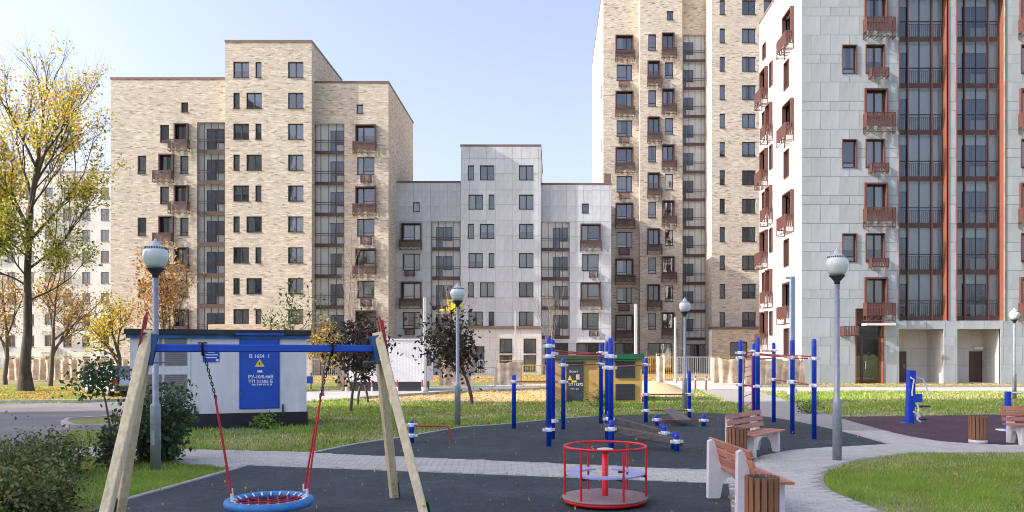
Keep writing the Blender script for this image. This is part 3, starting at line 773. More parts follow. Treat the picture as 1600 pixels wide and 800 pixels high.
# ---------------------------------------------------------------- right grey building
def right_building():
    D = 53.0; P = 73.6
    b = Bld('apartment_building', 'large grey panel building with rust red loggias at the right edge', GX(1420, D), D, 'frame_dark', 'surround_shaded')
    ph = P*D/F; grid = (1.28, (ph*.408, ph*.402, ph*.19), .64)
    A = Plane(b, D, 1252, 1665, -66, 'panel_joint', grid=grid, pmat='panel_warm', limit=300)
    for y in (-76, 71.5, 219, 366): A.win(1316.5, y, 1337.5, y+43, '1', 'rust')
    for i in range(-1, 6):
        y = -5.5+P*i + (P if False else 0)
        for x in (1352, 1594.5):
            if i % 2 == 0: A.win(x, y, x+31, y+40, '2', 'box'); A.bas(x-4, y+37.5, x+42, y+68, .6)
            else: A.win(x+1, y+3, x+29, y+46, '2', 'rust'); A.bas(x+4.5, y+42, x+32, y+56, .55, False)
    A.ops = [o for o in A.ops if o[3] < A.H-.1]; A.todo = [t for t in A.todo if t[2]+t[4] < A.H-.1]
    y = -5.5+P*6
    for x in (1352, 1594.5): A.win(x, y, x+31, y+39, '2', 'box'); A.bas(x-4, y+37.5, x+42, y+66, .6)
    lm = ['frame_dark', 'slab_brown', 'loggia_white', 'frame_dark', 'surround_rust', 'door_glass']
    for x0, x1, dr in ((1405, 1481, [((.02, .3, 0, 2.2),)]), (1495, 1570, [((.28, .45, 0, 2.2), (.47, .78, .8, 2.2))])):
        a, z, bb, t = A.log(x0, x1, 501-7*P, P, 7, 4, dr, 'bars', .62, lm)
        m = MB()                                                   # rust lining of the deep recess
        for xa, xb in ((a-.06, a), (bb, bb+.06)): m.box((A.x+xa, D-.06, z), (A.x+xb, D+.70, t))
        m.box((A.x+a, D-.06, t), (A.x+bb, D+.7, t+.06)); b.part(m, 'loggia_lining', 'surround_rust')
        m = MB()
        for k in (1, 3): m.box((A.x+a+(bb-a)*k/4-.03, D+.48, z), (A.x+a+(bb-a)*k/4+.03, D+.58, t))
        b.part(m, 'mullion', 'surround_rust')
        m = MB(); m.box((A.x+a, D+.02, z-.06), (A.x+bb, D+.62, z-.01)); b.part(m, 'loggia_floor', 'panel_side')
    A.ops += [A.rect(1404.5, 514, 1474, 602), A.rect(1495.5, 514, 1563, 602), A.rect(1336, 482, 1381, 602)]
    A.ops[-3:] = [(a, 0, c, d) for a, _, c, d in A.ops[-3:]]
    A.done()
    H = A.H; xl = A.x
    for (x0, x1, dx0, dx1, ac) in ((1404.5, 1474, 1405.5, 1415.5, 0), (1495.5, 1563, 1514, 1545, 1)):     # recessed entrances
        xa, xb = GX(x0, D), GX(x1, D); dd = 2.3; zt = GZ(514, D)
        m = MB(); m.face([(xa, D+.02, 0), (xa, D+dd, 0), (xa, D+dd, zt), (xa, D+.02, zt)]); m.face([(xb, D+.02, 0), (xb, D+.02, zt), (xb, D+dd, zt), (xb, D+dd, 0)])
        m.face([(xa, D+dd, 0), (xb, D+dd, 0), (xb, D+dd, zt), (xa, D+dd, zt)]); m.face([(xa, D+.02, zt), (xa, D+dd, zt), (xb, D+dd, zt), (xb, D+.02, zt)])
        m.face([(xa, D+.02, .05), (xb, D+.02, .05), (xb, D+dd, .05), (xa, D+dd, .05)]); b.part(m, 'entrance_recess', 'panel_beige')
        de = D+dd; ea, eb = GX(dx0, de), GX(dx1, de)
        m = MB(); m.box((ea, de-.08, .05), (eb, de-.02, GZ(549, de))); door = b.part(m, 'door', 'slab_brown')
        mh = MB(); mh.box((eb-.22, de-.14, 1.0), (eb-.16, de-.081, 1.3)); mh.v = [(p-b.o.x, q-b.o.y, r) for p, q, r in mh.v]; mh.build('handle', 'galvanised', door)
        if ac:
            for z in (GZ(536, de), GZ(556, de)):
                m = MB(); m.box((xa+.05, de-.42, z), (xa+.75, de-.03, z+.5)); u = b.part(m, 'air_conditioner', 'louvre_grey')
                m = MB()
                for k in range(7): m.box((xa+.1, de-.435, z+.05+.06*k), (xa+.7, de-.422, z+.08+.06*k))
                m.v = [(p-b.o.x, q-b.o.y, r) for p, q, r in m.v]; m.build('grille', 'frame_dark', u)
            m = MB(); m.box((GX(1520, de), de-.2, GZ(546, de)), (GX(1545, de), de-.03, GZ(542, de))); b.part(m, 'lamp', 'trailer_white')
    # glass shop door with rust surround
    xa, xb = GX(1336, D), GX(1381, D); zt = GZ(482, D); zh = GZ(507, D)
    m = MB(); m.box((xa+.06, D+.12, zh), (xb-.06, D+.2, zt), 0); b.part(m, 'fascia', 'surround_brown')
    m = MB(); m.box((xa, D-.06, 0), (xa+.07, D+.5, zt)); m.box((xb-.07, D-.06, 0), (xb, D+.5, zt)); b.part(m, 'door_surround', 'surround_rust')
    m = MB(); m.face([(xa+.07, D+1.6, 0), (xb-.07, D+1.6, 0), (xb-.07, D+1.6, zh), (xa+.07, D+1.6, zh)]); m.face([(xa+.07, D+.3, .02), (xb-.07, D+.3, .02), (xb-.07, D+1.6, .02), (xa+.07, D+1.6, .02)])
    m.face([(xa+.07, D+.3, 0), (xa+.07, D+1.6, 0), (xa+.07, D+1.6, zh), (xa+.07, D+.3, zh)]); m.face([(xb-.07, D+.3, 0), (xb-.07, D+.3, zh), (xb-.07, D+1.6, zh), (xb-.07, D+1.6, 0)])
    m.face([(xa, D+.2, zh), (xa, D+1.6, zh), (xb, D+1.6, zh), (xb, D+.2, zh)]); b.part(m, 'lobby', 'room_dark')
    m = MB(); y0, y1 = D+.3, D+.38; xm = GX(1348, D); z2 = GZ(528, D)
    for p, q in (((xa+.07, y0, 0), (xa+.15, y1, zh)), ((xb-.15, y0, 0), (xb-.07, y1, zh)), ((xa+.15, y0, zh-.08), (xb-.15, y1, zh)), ((xa+.15, y0, z2-.04), (xb-.15, y1, z2+.04)), ((xm-.04, y0, 0), (xm+.04, y1, z2-.04)),
                 ((xm+.04, y0, 0), (xb-.15, y1, .3)), ((xm+.04, y0, .3), (xm+.14, y1, z2-.04)), ((xb-.25, y0, .3), (xb-.15, y1, z2-.04))): m.box(p, q)
    dr = b.part(m, 'door', 'surround_brown')
    for p, q, r, t in ((xa+.15, z2+.04, xb-.15, zh-.08), (xa+.15, .02, xm-.04, z2-.04), (xm+.14, .3, xb-.25, z2-.04)):
        m = MB(); m.face([(p-b.o.x, .34, q), (r-b.o.x, .34, q), (r-b.o.x, .34, t), (p-b.o.x, .34, t)]); m.build('pane', 'glass_window', dr)
    m = MB(); hx = xm+.22; m.tube([(hx-b.o.x, .28, 1.0), (hx-b.o.x+.06, .24, 1.0), (hx-b.o.x+.06, .24, 1.5), (hx-b.o.x, .28, 1.5)], .025, 6); m.build('handle', 'print_white', dr)
    m = MB(); m.box((GX(1346, D), D-.9, GZ(509, D)), (GX(1391, D), D-.03, GZ(505.5, D))); b.part(m, 'canopy', 'panel_side')
    b.basket(A.x, D, 0, A.u(1312), GZ(525, D), 24*D/F, 15*D/F, .7, False)
    m = MB(); m.box((xl-.25, D-.12, 0), (xl-.0, D-.04, .01)); 
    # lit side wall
    rear = D*(1252-CX)/(1187-CX); ops = []; wins = []
    def dep(px): return xl*F/(px-CX)
    def sw(d0, d1, zt_, h, style, kind, bas=None):
        a = rear-d1; w = d1-d0; ops.append((a, zt_-h, a+w, zt_)); wins.append((a, zt_-h, w, h, kind, style, bas))
    sc = D/50.6
    for k in range(4): sw(52.2*sc, 54.0*sc, (24.6-6*k)*sc, 1.7, 'box', '2', 1); sw(53.2*sc, 54.2*sc, (21.6-6*k)*sc, 1.85, 'rust', '1')
    sw(59.0*sc, 59.7*sc, 25.0*sc, 1.1, 'rust', 's')
    for k in range(7):
        z = (22.95-3*k)*sc
        if k % 2 == 0: sw(58.5*sc, 59.9*sc, z, 1.7, 'box', '2', 1); sw(57.2*sc, 57.8*sc, z, 1.75, 'rust', 's')
        else: sw(57.3*sc, 58.3*sc, z, 1.7, 'box', '2', 1); sw(59.2*sc, 59.9*sc, z, 1.75, 'rust', 's')
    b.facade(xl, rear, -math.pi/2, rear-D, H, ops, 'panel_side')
    for a, z, w, h, kind, style, bas in wins:
        b.window(xl, rear, -math.pi/2, a, z, w, h, kind, style)
        if bas: b.basket(xl, rear, -math.pi/2, a-.15, z-1.15, w+.35, 1.25, .6)
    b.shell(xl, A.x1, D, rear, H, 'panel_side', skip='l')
right_building()
# ---------------------------------------------------------------- old white block far left, and the block that shades the playground
def old_block():
    D = 106.0
    b = Bld('apartment_building', 'old white panel apartment block behind the big yellow tree', GX(80, D), D)
    A = Plane(b, D, -90, 200, 270, 'panel_old')
    for r in range(9):
        for c in range(9):
            x = 157.5-29.3*c; y = 293+33*r
            A.win(x, y, x+13, y+18, '2', 'plain', 'louvre_grey')
            if c in (3, 7): A.todo.append(('b', A.u(x-6), GZ(y+30, D), 2.1, 1.1, .9, True))
    for k in range(9): pass
    b.sur = 'old_white'; A.done()
    for c in range(9):
        x = 160-29.3*c
        for dx in (-3, 6):
            m = MB(); m.box((GX(x+dx, D), D-.02, GZ(284, D)), (GX(x+dx+2, D), D-.003, GZ(278, D))); b.part(m, 'vent', 'frame_dark')
    b.shell(A.x, A.x1, D, D+14, A.H, 'panel_old', 'louvre_grey')
    m = MB(); m.box((GX(128, D), D+4, A.H-.3), (GX(138, D), D+5, A.H+1.0)); m.box((GX(126, D), D+3.9, A.H+1.0), (GX(140, D), D+5.1, A.H+1.15)); b.part(m, 'chimney', 'old_white')
old_block()
def shade_block():
    x1, y1 = -58.0, 16.5; H = 50
    b = Bld('apartment_building', 'tall apartment block beside the playground, outside the picture on the left', -64, -6)
    ops = []; L = 46
    for r in range(14):
        for c in range(7): ops.append((2+5.9*c, 1.2+3.05*r, 4.2+5.9*c, 2.8+3.05*r))
    b.facade(x1, y1-L, math.pi/2, L, H, ops, 'panel_old', rev=.2)
    b.shell(x1-12, x1, y1-L, y1, H, 'panel_old', skip='r')
    m = MB(); m.face([(x1-.2, y1-L, 0), (x1-.2, y1, 0), (x1-.2, y1, H), (x1-.2, y1-L, H)]); m.face([(x1-12, y1-L, 0), (x1, y1-L, 0), (x1, y1-L, H), (x1-12, y1-L, H)]); b.part(m, 'inner_wall', 'glass_dark_wall')
pm('glass_dark_wall', (.05, .06, .08), .1, .1)
shade_block()
# ================================================================ foliage
def leaf_cloud(name, parent, pts, size, mats, weights, flat=.0, spread=.0, aspect=.55, pick=None, seed=1):
    r = np.random.RandomState(seed); pts = np.asarray(pts, float); n = len(pts)
    if spread: pts = pts + r.normal(0, spread, (n, 3))
    a = r.normal(size=(n, 3)); a[:, 2] -= .35; a /= np.linalg.norm(a, axis=1)[:, None]
    b = np.cross(a, r.normal(size=(n, 3))); b /= np.linalg.norm(b, axis=1)[:, None]
    c = np.cross(a, b); s = size*(.55+.9*r.rand(n))[:, None]
    V = np.empty((n, 4, 3)); V[:, 0] = pts - a*s*.5; V[:, 1] = pts + b*s*aspect*.5 + c*s*.08; V[:, 2] = pts + a*s*.5; V[:, 3] = pts - b*s*aspect*.5 + c*s*.08
    if pick is None: mi = r.choice(len(mats), n, p=np.array(weights)/sum(weights))
    else: mi = pick(pts, r)
    return big_mesh(name, V.reshape(-1, 3), 4, mats, mi, parent)
def grow(m, p, d, L, r, lvl, maxl, rs, out, spread=.55, up=.12, nch=(3, 4), taper=.55, sides=5, wob=.16):
    """one limb and, from it, the next ones"""
    n = 4 if lvl else 6; pts = [Vector(p)]; dd = Vector(d).normalized(); rad = [r]
    for i in range(n):
        dd = (dd + Vector((rs.gauss(0, wob), rs.gauss(0, wob), rs.gauss(0, wob)+up*.35))).normalized()
        pts.append(pts[-1]+dd*L/n); rad.append(r*(1-(1-taper)*(i+1)/n))
    m.tube(pts, rad, max(3, sides-lvl), cap=False)
    if lvl >= maxl-1: out += [(q, lvl) for q in pts[1:]]
    if lvl >= maxl: return
    k = rs.randint(*nch)
    for j in range(k):
        t = .35+.65*(j+rs.random()*.6)/k if lvl else .45+.55*(j+rs.random()*.5)/k
        f = min(t, .999)*n; i = int(f); q = pts[i].lerp(pts[i+1], f-i); base = (pts[i+1]-pts[i]).normalized()
        ax = base.cross(Vector((rs.gauss(0, 1), rs.gauss(0, 1), rs.gauss(0, 1)))).normalized()
        nd = (base + ax*spread*(1+rs.gauss(0, .25))*1.2 + Vector((0, 0, up))).normalized()
        grow(m, q, nd, L*(.52+.22*rs.random()), rad[i]*(.55+.12*rs.random()), lvl+1, maxl, rs, out, spread, up, nch, taper, sides, wob)
    grow(m, pts[-1], dd, L*.55, rad[-1]*.85, lvl+1, maxl, rs, out, spread, up, nch, taper, sides, wob)
def tree(name, label, x, y, H, r, leaf, mats, wts, nleaf, seed, cat='tree', group=None, bark='bark_thin', lean=(0, 0), maxl=3, spread=.55, up=.12, L0=.42, nch=(3, 4), jit=.25, pick=None, zmin=0, keep=None, rmax=None):
    rs = random.Random(seed); root = empty(name, (x, y, 0), label, cat, group)
    m = MB(); out = []
    grow(m, (0, 0, -.05), (lean[0], lean[1], 1), H*L0, r, 0, maxl, rs, out, spread, up, nch, .62, 8, .07)
    top = max(q.z for q, _ in out); k = H/top
    m.v = [(a*k, b*k, c*k) for a, b, c in m.v]; P = [tuple(q*k) for q, _ in out]
    m.build('trunk', bark, root)
    P = np.array([q for q in P if q[2] > zmin and (keep is None or rs.random() < keep(q))])
    if nleaf and len(P):
        idx = np.random.RandomState(seed).choice(len(P), nleaf)
        leaf_cloud('crown', root, P[idx], leaf, mats, wts, spread=jit, pick=pick, seed=seed)
    return root
def big_tree():
    x, y = G(40, 612.5); H = GZ(38, y)
    mats = ['leaf_yellow', 'leaf_gold', 'leaf_lime', 'leaf_green', 'leaf_olive']
    root = empty('tree', (x, y, 0), 'tall autumn tree with thinning yellow and green leaves at the left edge', 'tree')
    rs = random.Random(5); m = MB(); out = []
    tp = [Vector((0, 0, -.1)), Vector((-.05, 0, 1.2)), Vector((.05, .1, 3)), Vector((.1, 0, 6)), Vector((.25, 0, 9)), Vector((.6, .1, 11.4))]
    m.tube(tp, [.44, .27, .21, .165, .135, .11], 12, cap=False)
    limbs = [((.05, 0, 4.4), (1, .2, .25), 3.4, .08), ((.08, 0, 5.2), (-1, -.3, .5), 3.6, .08), ((.12, 0, 6.0), (1, -.3, .75), 4.8, .10), ((.1, 0, 6.7), (-.8, .4, 1.0), 4.4, .09),
             ((.15, 0, 7.3), (.9, .3, 1.0), 5.4, .11), ((.2, 0, 8.0), (-.7, -.3, 1.2), 4.8, .10), ((.22, 0, 8.6), (.8, -.2, 1.2), 5.4, .11), ((.3, 0, 9.4), (-.5, .3, 1.4), 4.8, .10), ((.4, 0, 10.0), (.6, .4, 1.3), 5.0, .10),
             ((.6, .1, 11.2), (.6, -.2, 1.3), 4.6, .10), ((.6, .1, 11.4), (.1, .2, 1.4), 4.6, .11), ((.55, 0, 11.0), (-.35, -.2, 1.4), 4.6, .10), ((.2, 0, 7.8), (0, -1, 1.0), 3.8, .08), ((.3, 0, 9.0), (.2, 1, 1.0), 3.8, .08),
             ((.1, 0, 5.6), (.5, -.8, .5), 3.2, .07), ((.12, 0, 6.6), (-.5, -.8, .7), 3.4, .07)]
    for p, d, L, r in limbs: grow(m, p, d, L*.72, r*.68, 1, 4, rs, out, .46, .22, (3, 5), .5, 7, .13)
    top = max(q.z for q, _ in out); k = (H)/top
    m.v = [(a*1.0, b*1.0, c*k) for a, b, c in m.v]; m.build('trunk', 'bark_big', root)
    P = np.array([(q.x, q.y, q.z*k) for q, l in out]); r = np.random.RandomState(3)
    # leaves left in uneven clumps: many low down, few at the top
    cl = P[r.choice(len(P), 900)]; wt = np.clip(1.35 - (cl[:, 2]-5)/14.0, .22, 1.0)
    cl = cl[r.rand(len(cl)) < wt]; w2 = np.clip(1.15-(cl[:, 2]-5)/16, .3, 1); w2 /= w2.sum()
    pts = cl[r.choice(len(cl), 22500, p=w2)] + r.normal(0, .27, (22500, 3))
    def pick(p, rr):
        z = p[:, 2]; g = rr.rand(len(p)); hi = np.clip((z-8)/7, 0, 1)
        return np.where(g < .14+.52*hi, 0, np.where(g < .17+.60*hi, 1, np.where(g < .76+.22*hi, 2, np.where(g < .88+.1*hi, 4, 3))))
    leaf_cloud('crown', root, pts, .135, mats, None, pick=pick, seed=4, aspect=.7)
big_tree()
def orange_pick(p, rr): return rr.choice(4, len(p), p=[.34, .3, .2, .16])
AUT = ['leaf_orange', 'leaf_gold', 'leaf_rust', 'leaf_olive']
x, y = GX(78, 50), 50.0
tree('tree', 'rust orange tree low behind the trunk of the tall tree', x, y, 7.2, .11, .17, AUT, [3, 3, 2, 2], 1900, 21, maxl=3, spread=.7, up=.1, L0=.36, jit=.35)
tree('tree', 'orange brown bushy tree at the left picture edge', GX(8, 52), 52.0, 7.4, .11, .17, AUT, [3, 3, 2, 3], 1700, 26, maxl=3, spread=.7, up=.1, L0=.36, jit=.35)
tree('tree', 'yellow green bushy tree beside the corner of the white kiosk', GX(186, 48), 48.0, 5.2, .10, .18, ['leaf_yellow', 'leaf_gold', 'leaf_lime', 'leaf_olive'], [3, 3, 3, 2], 1500, 22, maxl=3, spread=.75, up=.08, L0=.34, jit=.3)
tree('tree', 'thin tan leaved tree showing above the white kiosk roof', GX(258, 46), 46.0, 8.4, .10, .19, ['leaf_tan', 'leaf_orange', 'leaf_gold', 'leaf_rust'], [5, 3, 2, 1], 2300, 23, maxl=3, spread=.6, up=.12, L0=.40, jit=.35)
tree('tree', 'young green leaved tree above the kiosk roof by the blue door', GX(438, 34), 34.0, 4.9, .045, .15, ['leaf_green', 'leaf_olive', 'leaf_dark'], [3, 3, 2], 520, 24, maxl=2, spread=.6, up=.2, L0=.5, jit=.22)
tree('tree', 'rusty green bush at the right corner of the white kiosk', GX(505, 38), 38.0, 3.6, .05, .15, ['leaf_gold', 'leaf_olive', 'leaf_rust', 'leaf_green'], [3, 2, 2, 2], 1100, 25, maxl=3, spread=.7, up=.1, L0=.36, jit=.22)
PUR = ['leaf_purple', 'leaf_plum', 'leaf_dark']
for k, (px, py, top, label) in enumerate(((548, 646, 505, 'dark purple maple sapling nearest the kiosk, left of three'), (558.5, 634, 502, 'dark purple maple sapling, the middle one of three'),
                                           (575, 629, 512, 'dark purple maple sapling beside the swing post, right of three'))):
    gx, gy = G(px, py); tree('tree', label, gx, gy, GZ(top, gy), .045, .17, PUR, [4, 3, 1.5], 760, 31+k, group='purple maple saplings in the lawn', maxl=2, spread=.6, up=.14, L0=.46, jit=.24, zmin=1.2)
gx, gy = G(738, 631)
mp_ = tree('tree', 'dark purple round headed maple behind the middle lamp post', gx, gy, GZ(489, gy), .06, .19, PUR, [4, 3, 1.5], 1500, 35, group='purple maple saplings in the lawn', maxl=2, spread=.75, up=.1, L0=.46, nch=(4, 5), jit=.34, zmin=1.5)
leaf_cloud('crown', mp_, np.array([(-.75, -.4, 3.9)]*60), .17, ['leaf_yellow'], [1], spread=.16, seed=9)
tree('tree', 'bare slender sapling in front of the cream brick building', GX(546, 60), 60.0, 11.5, .06, .1, PUR, [1, 1, 1], 0, 41, group='bare saplings by the buildings', bark='bark_grey', maxl=3, spread=.35, up=.25, L0=.5)
tree('tree', 'bare slender sapling in front of the low grey building', GX(698, 62), 62.0, 8.5, .06, .1, PUR, [1, 1, 1], 0, 42, group='bare saplings by the buildings', bark='bark_grey', maxl=3, spread=.4, up=.25, L0=.45)
tree('tree', 'bare slender sapling beside the grey building entrance', GX(858, 66), 66.0, 8.0, .06, .1, PUR, [1, 1, 1], 0, 43, group='bare saplings by the buildings', bark='bark_grey', maxl=3, spread=.4, up=.25, L0=.45)
def shrub(name, label, c, rad, h, n, size, mats, wts, seed, stems=14, lump=9, zlo=.05):
    rs = np.random.RandomState(seed); root = empty(name, (c[0], c[1], 0), label, 'shrub')
    m = MB(); P = []
    for k in range(stems):
        a = rs.rand()*6.28; q = rs.rand()**.5*.95; tx, ty = math.cos(a)*rad[0]*q, math.sin(a)*rad[1]*q; tz = h*(.55+.5*rs.rand())*(1-.35*q*q)
        p0 = Vector((tx*.25, ty*.25, 0)); pts = [p0]
        for i in range(1, 6):
            t = i/5; pts.append(Vector((p0.x+(tx-p0.x)*t**.8, p0.y+(ty-p0.y)*t**.8, tz*t))+Vector(rs.normal(0, .03, 3)))
        m.tube(pts, [.016-.0024*i for i in range(6)], 4, cap=False)
        for i in range(1, 6):
            for j in range(lump):
                e = Vector(rs.normal(0, .11+.05*rad[0]*.3, 3)); q0 = pts[i-1].lerp(pts[i], rs.rand()); P.append(q0+e)
    m.build('stem', 'bark_thin', root); P = np.array([tuple(p) for p in P]); P = P[P[:, 2] > zlo]
    leaf_cloud('foliage', root, P[rs.choice(len(P), n)], size, mats, wts, spread=.055, seed=seed, aspect=.6); return root
gx, gy = G(236, 729)
shrub('lilac_shrub', 'dark green lilac shrub around the left lamp post', (gx-.15, gy+.55), (.72, .5), 1.65, 5200, .085, ['leaf_dark', 'leaf_teal', 'leaf_green'], [4, 4, 1.5], 51, 26)
gx, gy = G(165, 735)
sh = shrub('lilac_shrub', 'tall leaning lilac with a dark leafy head left of the timber post', (gx-.1, gy+.3), (.42, .4), 1.0, 900, .085, ['leaf_dark', 'leaf_teal', 'leaf_green', 'leaf_rust'], [3, 4, 1, 1], 52, 10)
m = MB(); m.tube([(0, 0, 0), (.0, .05, .6), (-.1, .05, 1.2), (-.22, 0, 1.75)], [.025, .02, .016, .01], 5); m.build('stem', 'bark_thin', sh)
rs_ = np.random.RandomState(5); leaf_cloud('foliage', sh, np.array([(-.2, 0, 1.62)]*1)[rs_.choice(1, 620)] + rs_.normal(0, 1, (620, 3))*np.array([.22, .2, .17]), .085, ['leaf_dark', 'leaf_teal', 'leaf_green'], [4, 4, 1], seed=53, aspect=.6)
HEDGE = ['leaf_olive', 'leaf_green', 'leaf_straw', 'leaf_wine', 'leaf_dark']
for k, (px, py, rx, hh, lab) in enumerate(((92, 742, .55, .82, 'olive autumn shrub at the right end of the low hedge'), (52, 755, .6, .86, 'olive autumn shrub second from the right in the low hedge'), (8, 772, .6, .88, 'wine tinted shrub third from the right in the low hedge'),
                                           (70, 800, .55, .62, 'small olive shrub low in the left picture corner'), (5, 820, .6, .78, 'olive shrub at the bottom left picture corner'))):
    gx, gy = G(px, py); shrub('hedge_shrub', lab, (gx, gy), (rx, .55), hh*.88, 3000, .058, HEDGE, [5, 5, 1.2, .4, 1.5], 60+k, 26, 12, .03)['group'] = 'shrubs of the low hedge'
for px, py, hh, lab in ((1262, 646, .55, 'small green bush in the lawn behind the right exercise frame'), (415, 670, .3, 'small weed at the foot of the black kiosk plinth'), (935, 636, .75, 'tall thin weeds in front of the yellow kiosk')):
    gx, gy = G(px, py); shrub('bush', lab, (gx, gy), (hh*.9, .4), hh, 500, .08, ['leaf_green', 'blade_green', 'leaf_olive'], [3, 3, 1], int(px), 10)
# ---------------------------------------------------------------- grass and fallen leaves
def grass(name, label, n, ylo, yhi, size, wid, seed, xl=-.80, xr=.76):
    r = np.random.RandomState(seed); y = np.sqrt(r.rand(n)*(yhi**2-ylo**2)+ylo**2); x = (xl+(xr-xl)*r.rand(n))*y
    ok = np.ones(n, bool)
    for P in HARD: ok &= ~inpoly(P, x, y)
    x, y = x[ok], y[ok]; n = len(x)
    f = np.sin(x*1.7+y*.9)+np.sin(x*.6-y*1.3+2)+np.sin(x*3.1+1)*np.sin(y*2.3)+r.normal(0, .7, n)      # thick and thin patches
    keep = r.rand(n) < np.clip(.72+.22*f, .12, 1); x, y, f = x[keep], y[keep], f[keep]; n = len(x)
    a = r.rand(n)*6.28; h = size*(.5+r.rand(n))*(1+.18*f); w = wid*(.6+.8*r.rand(n)); l = h*.6*r.normal(size=n); b = r.rand(n)*6.28
    V = np.zeros((n, 3, 3)); V[:, 0, 0] = x-np.cos(a)*w; V[:, 0, 1] = y-np.sin(a)*w; V[:, 1, 0] = x+np.cos(a)*w; V[:, 1, 1] = y+np.sin(a)*w
    V[:, 2, 0] = x+np.cos(b)*l; V[:, 2, 1] = y+np.sin(b)*l; V[:, 2, 2] = h
    f2 = np.sin(x*.55+1.3*np.sin(y*.4))+np.sin(y*.8-x*.35+1)+.6*np.sin(x*2.2)*np.sin(y*1.9); g = r.rand(n)+.10*f+.13*f2-.22*np.clip((y-24)/16, 0, 1); mi = np.where(g > .66, 0, np.where(g > .36, 2, np.where(g > .12, 1, 3)))
    o = big_mesh(name, V.reshape(-1, 3), 3, ['blade_green', 'blade_deep', 'blade_olive', 'blade_straw'], mi); tag(o, label, 'grass', None, 'stuff')
grass('grass', 'short tufted grass of the near lawns', 340000, 9.0, 17.5, .055, .006, 71)
grass('grass', 'mown grass of the lawns farther back', 300000, 17.5, 48, .075, .020, 72)
def litter(name, label, n, poly, size, mats, wts, seed):
    r = np.random.RandomState(seed); P = np.array(poly); x = P[:, 0].min()+r.rand(n*3)*np.ptp(P[:, 0]); y = P[:, 1].min()+r.rand(n*3)*np.ptp(P[:, 1])
    ok = inpoly(poly, x, y); x, y = x[ok][:n], y[ok][:n]; n = len(x)
    a = r.rand(n)*6.28; s = size*(.6+.8*r.rand(n)); V = np.empty((n, 4, 3))
    for k in range(4):
        V[:, k, 0] = x+np.cos(a+k*1.571)*s*(1 if k % 2 else .7); V[:, k, 1] = y+np.sin(a+k*1.571)*s*(1 if k % 2 else .7); V[:, k, 2] = .02+r.rand(n)*.07
    o = big_mesh(name, V.reshape(-1, 3), 4, mats, r.choice(len(mats), n, p=np.array(wts)/sum(wts))); tag(o, label, 'leaves', None, 'stuff')
LV = ['leaf_yellow', 'leaf_gold', 'leaf_orange', 'leaf_straw']
litter('fallen_leaves', 'yellow leaves lying under the big tree at the left', 5200, PX((-120, 628), (150, 626), (240, 622), (240, 606), (-120, 606)), .07, LV, [2, 3, 3, 3], 81)
litter('fallen_leaves', 'yellow leaves lying along the sandy strip', 2600, P_sand, .05, LV, [4, 4, 1, 4], 82)
litter('fallen_leaves', 'bright yellow leaves along the foot of the right building', 5200, PX((1165, 604), (1760, 603.8), (1760, 600.8), (1165, 600.8)), .085, LV, [8, 3, 1, 1], 83)
litter('fallen_leaves', 'yellow leaves around the foot of the middle buildings', 4500, [(-24, 54), (8, 58), (8, 72), (-24, 70)], .10, LV, [8, 4, 1, 1], 84)
litter('fallen_leaves', 'scattered tan leaves on the lawns', 420, PX((500, 690), (500, 640), (860, 634), (860, 650), (700, 668)), .035, LV, [2, 2, 3, 3], 85)
litter('fallen_leaves', 'few tan leaves on the right lawn', 80, PX((1330, 730), (1600, 712), (1600, 800), (1420, 800)), .018, LV, [2, 2, 3, 3], 86)
# ================================================================ lamp posts
def lamp_post():
    r = empty('lamp_post', (0, 0, 0), 'lamp', 'lamp post', 'globe lamp posts along the paths')
    m = MB(); m.lathe([(.001, -.02), (.085, -.02), (.085, 1.12), (.078, 1.16), (.05, 1.18), (.046, 3.42), (.001, 3.42)], 16); m.box((-.03, -.092, .45), (.03, -.084, .7)); p = m.build('pole', 'galvanised', r)
    m = MB(); m.lathe([(.001, 3.37), (.05, 3.37), (.055, 3.42), (.10, 3.47), (.13, 3.51), (.15, 3.515), (.15, 3.545), (.001, 3.545)], 20); m.build('collar', 'lamp_dark', r)
    m = MB(); m.lathe([(.001, 3.545), (.125, 3.546), (.165, 3.60), (.198, 3.67), (.212, 3.74), (.205, 3.81), (.175, 3.87), (.001, 3.872)], 28); g = m.build('globe', 'globe_glass', r)
    m = MB(); m.lathe([(.17, 3.868), (.176, 3.875), (.176, 3.89), (.10, 3.93), (.066, 3.96), (.055, 4.0), (.025, 4.02), (.018, 4.05), (.001, 4.056)], 24); c = m.build('cap', 'lamp_cap', r)
    m = MB()
    for k in range(26):
        a = k/26*6.283; m.box((.172*math.cos(a)-.009, .172*math.sin(a)-.009, 3.873), (.172*math.cos(a)+.009, .172*math.sin(a)+.009, 3.899))
    m.build('cap_trim', 'lamp_dark', c); return r
lp = lamp_post()
for i, (px, d, label) in enumerate(((243, 13.9, 'globe lamp post rising from the lilac shrub at the left'), (1308, 15.2, 'globe lamp post at the tip of the right lawn, between path and exercise frame'), (715, 22.6, 'globe lamp post in the middle lawn behind the short red bar'),
                                    (1070, 28.6, 'globe lamp post on the lawn behind the exercise frames'), (1585, 35.0, 'globe lamp post at the right picture edge behind the burgundy pad'))):
    o = lp if i == 0 else copy_tree(lp); o.location = (GX(px, d), d, 0); o.rotation_euler.z = i*1.3; o['label'] = label
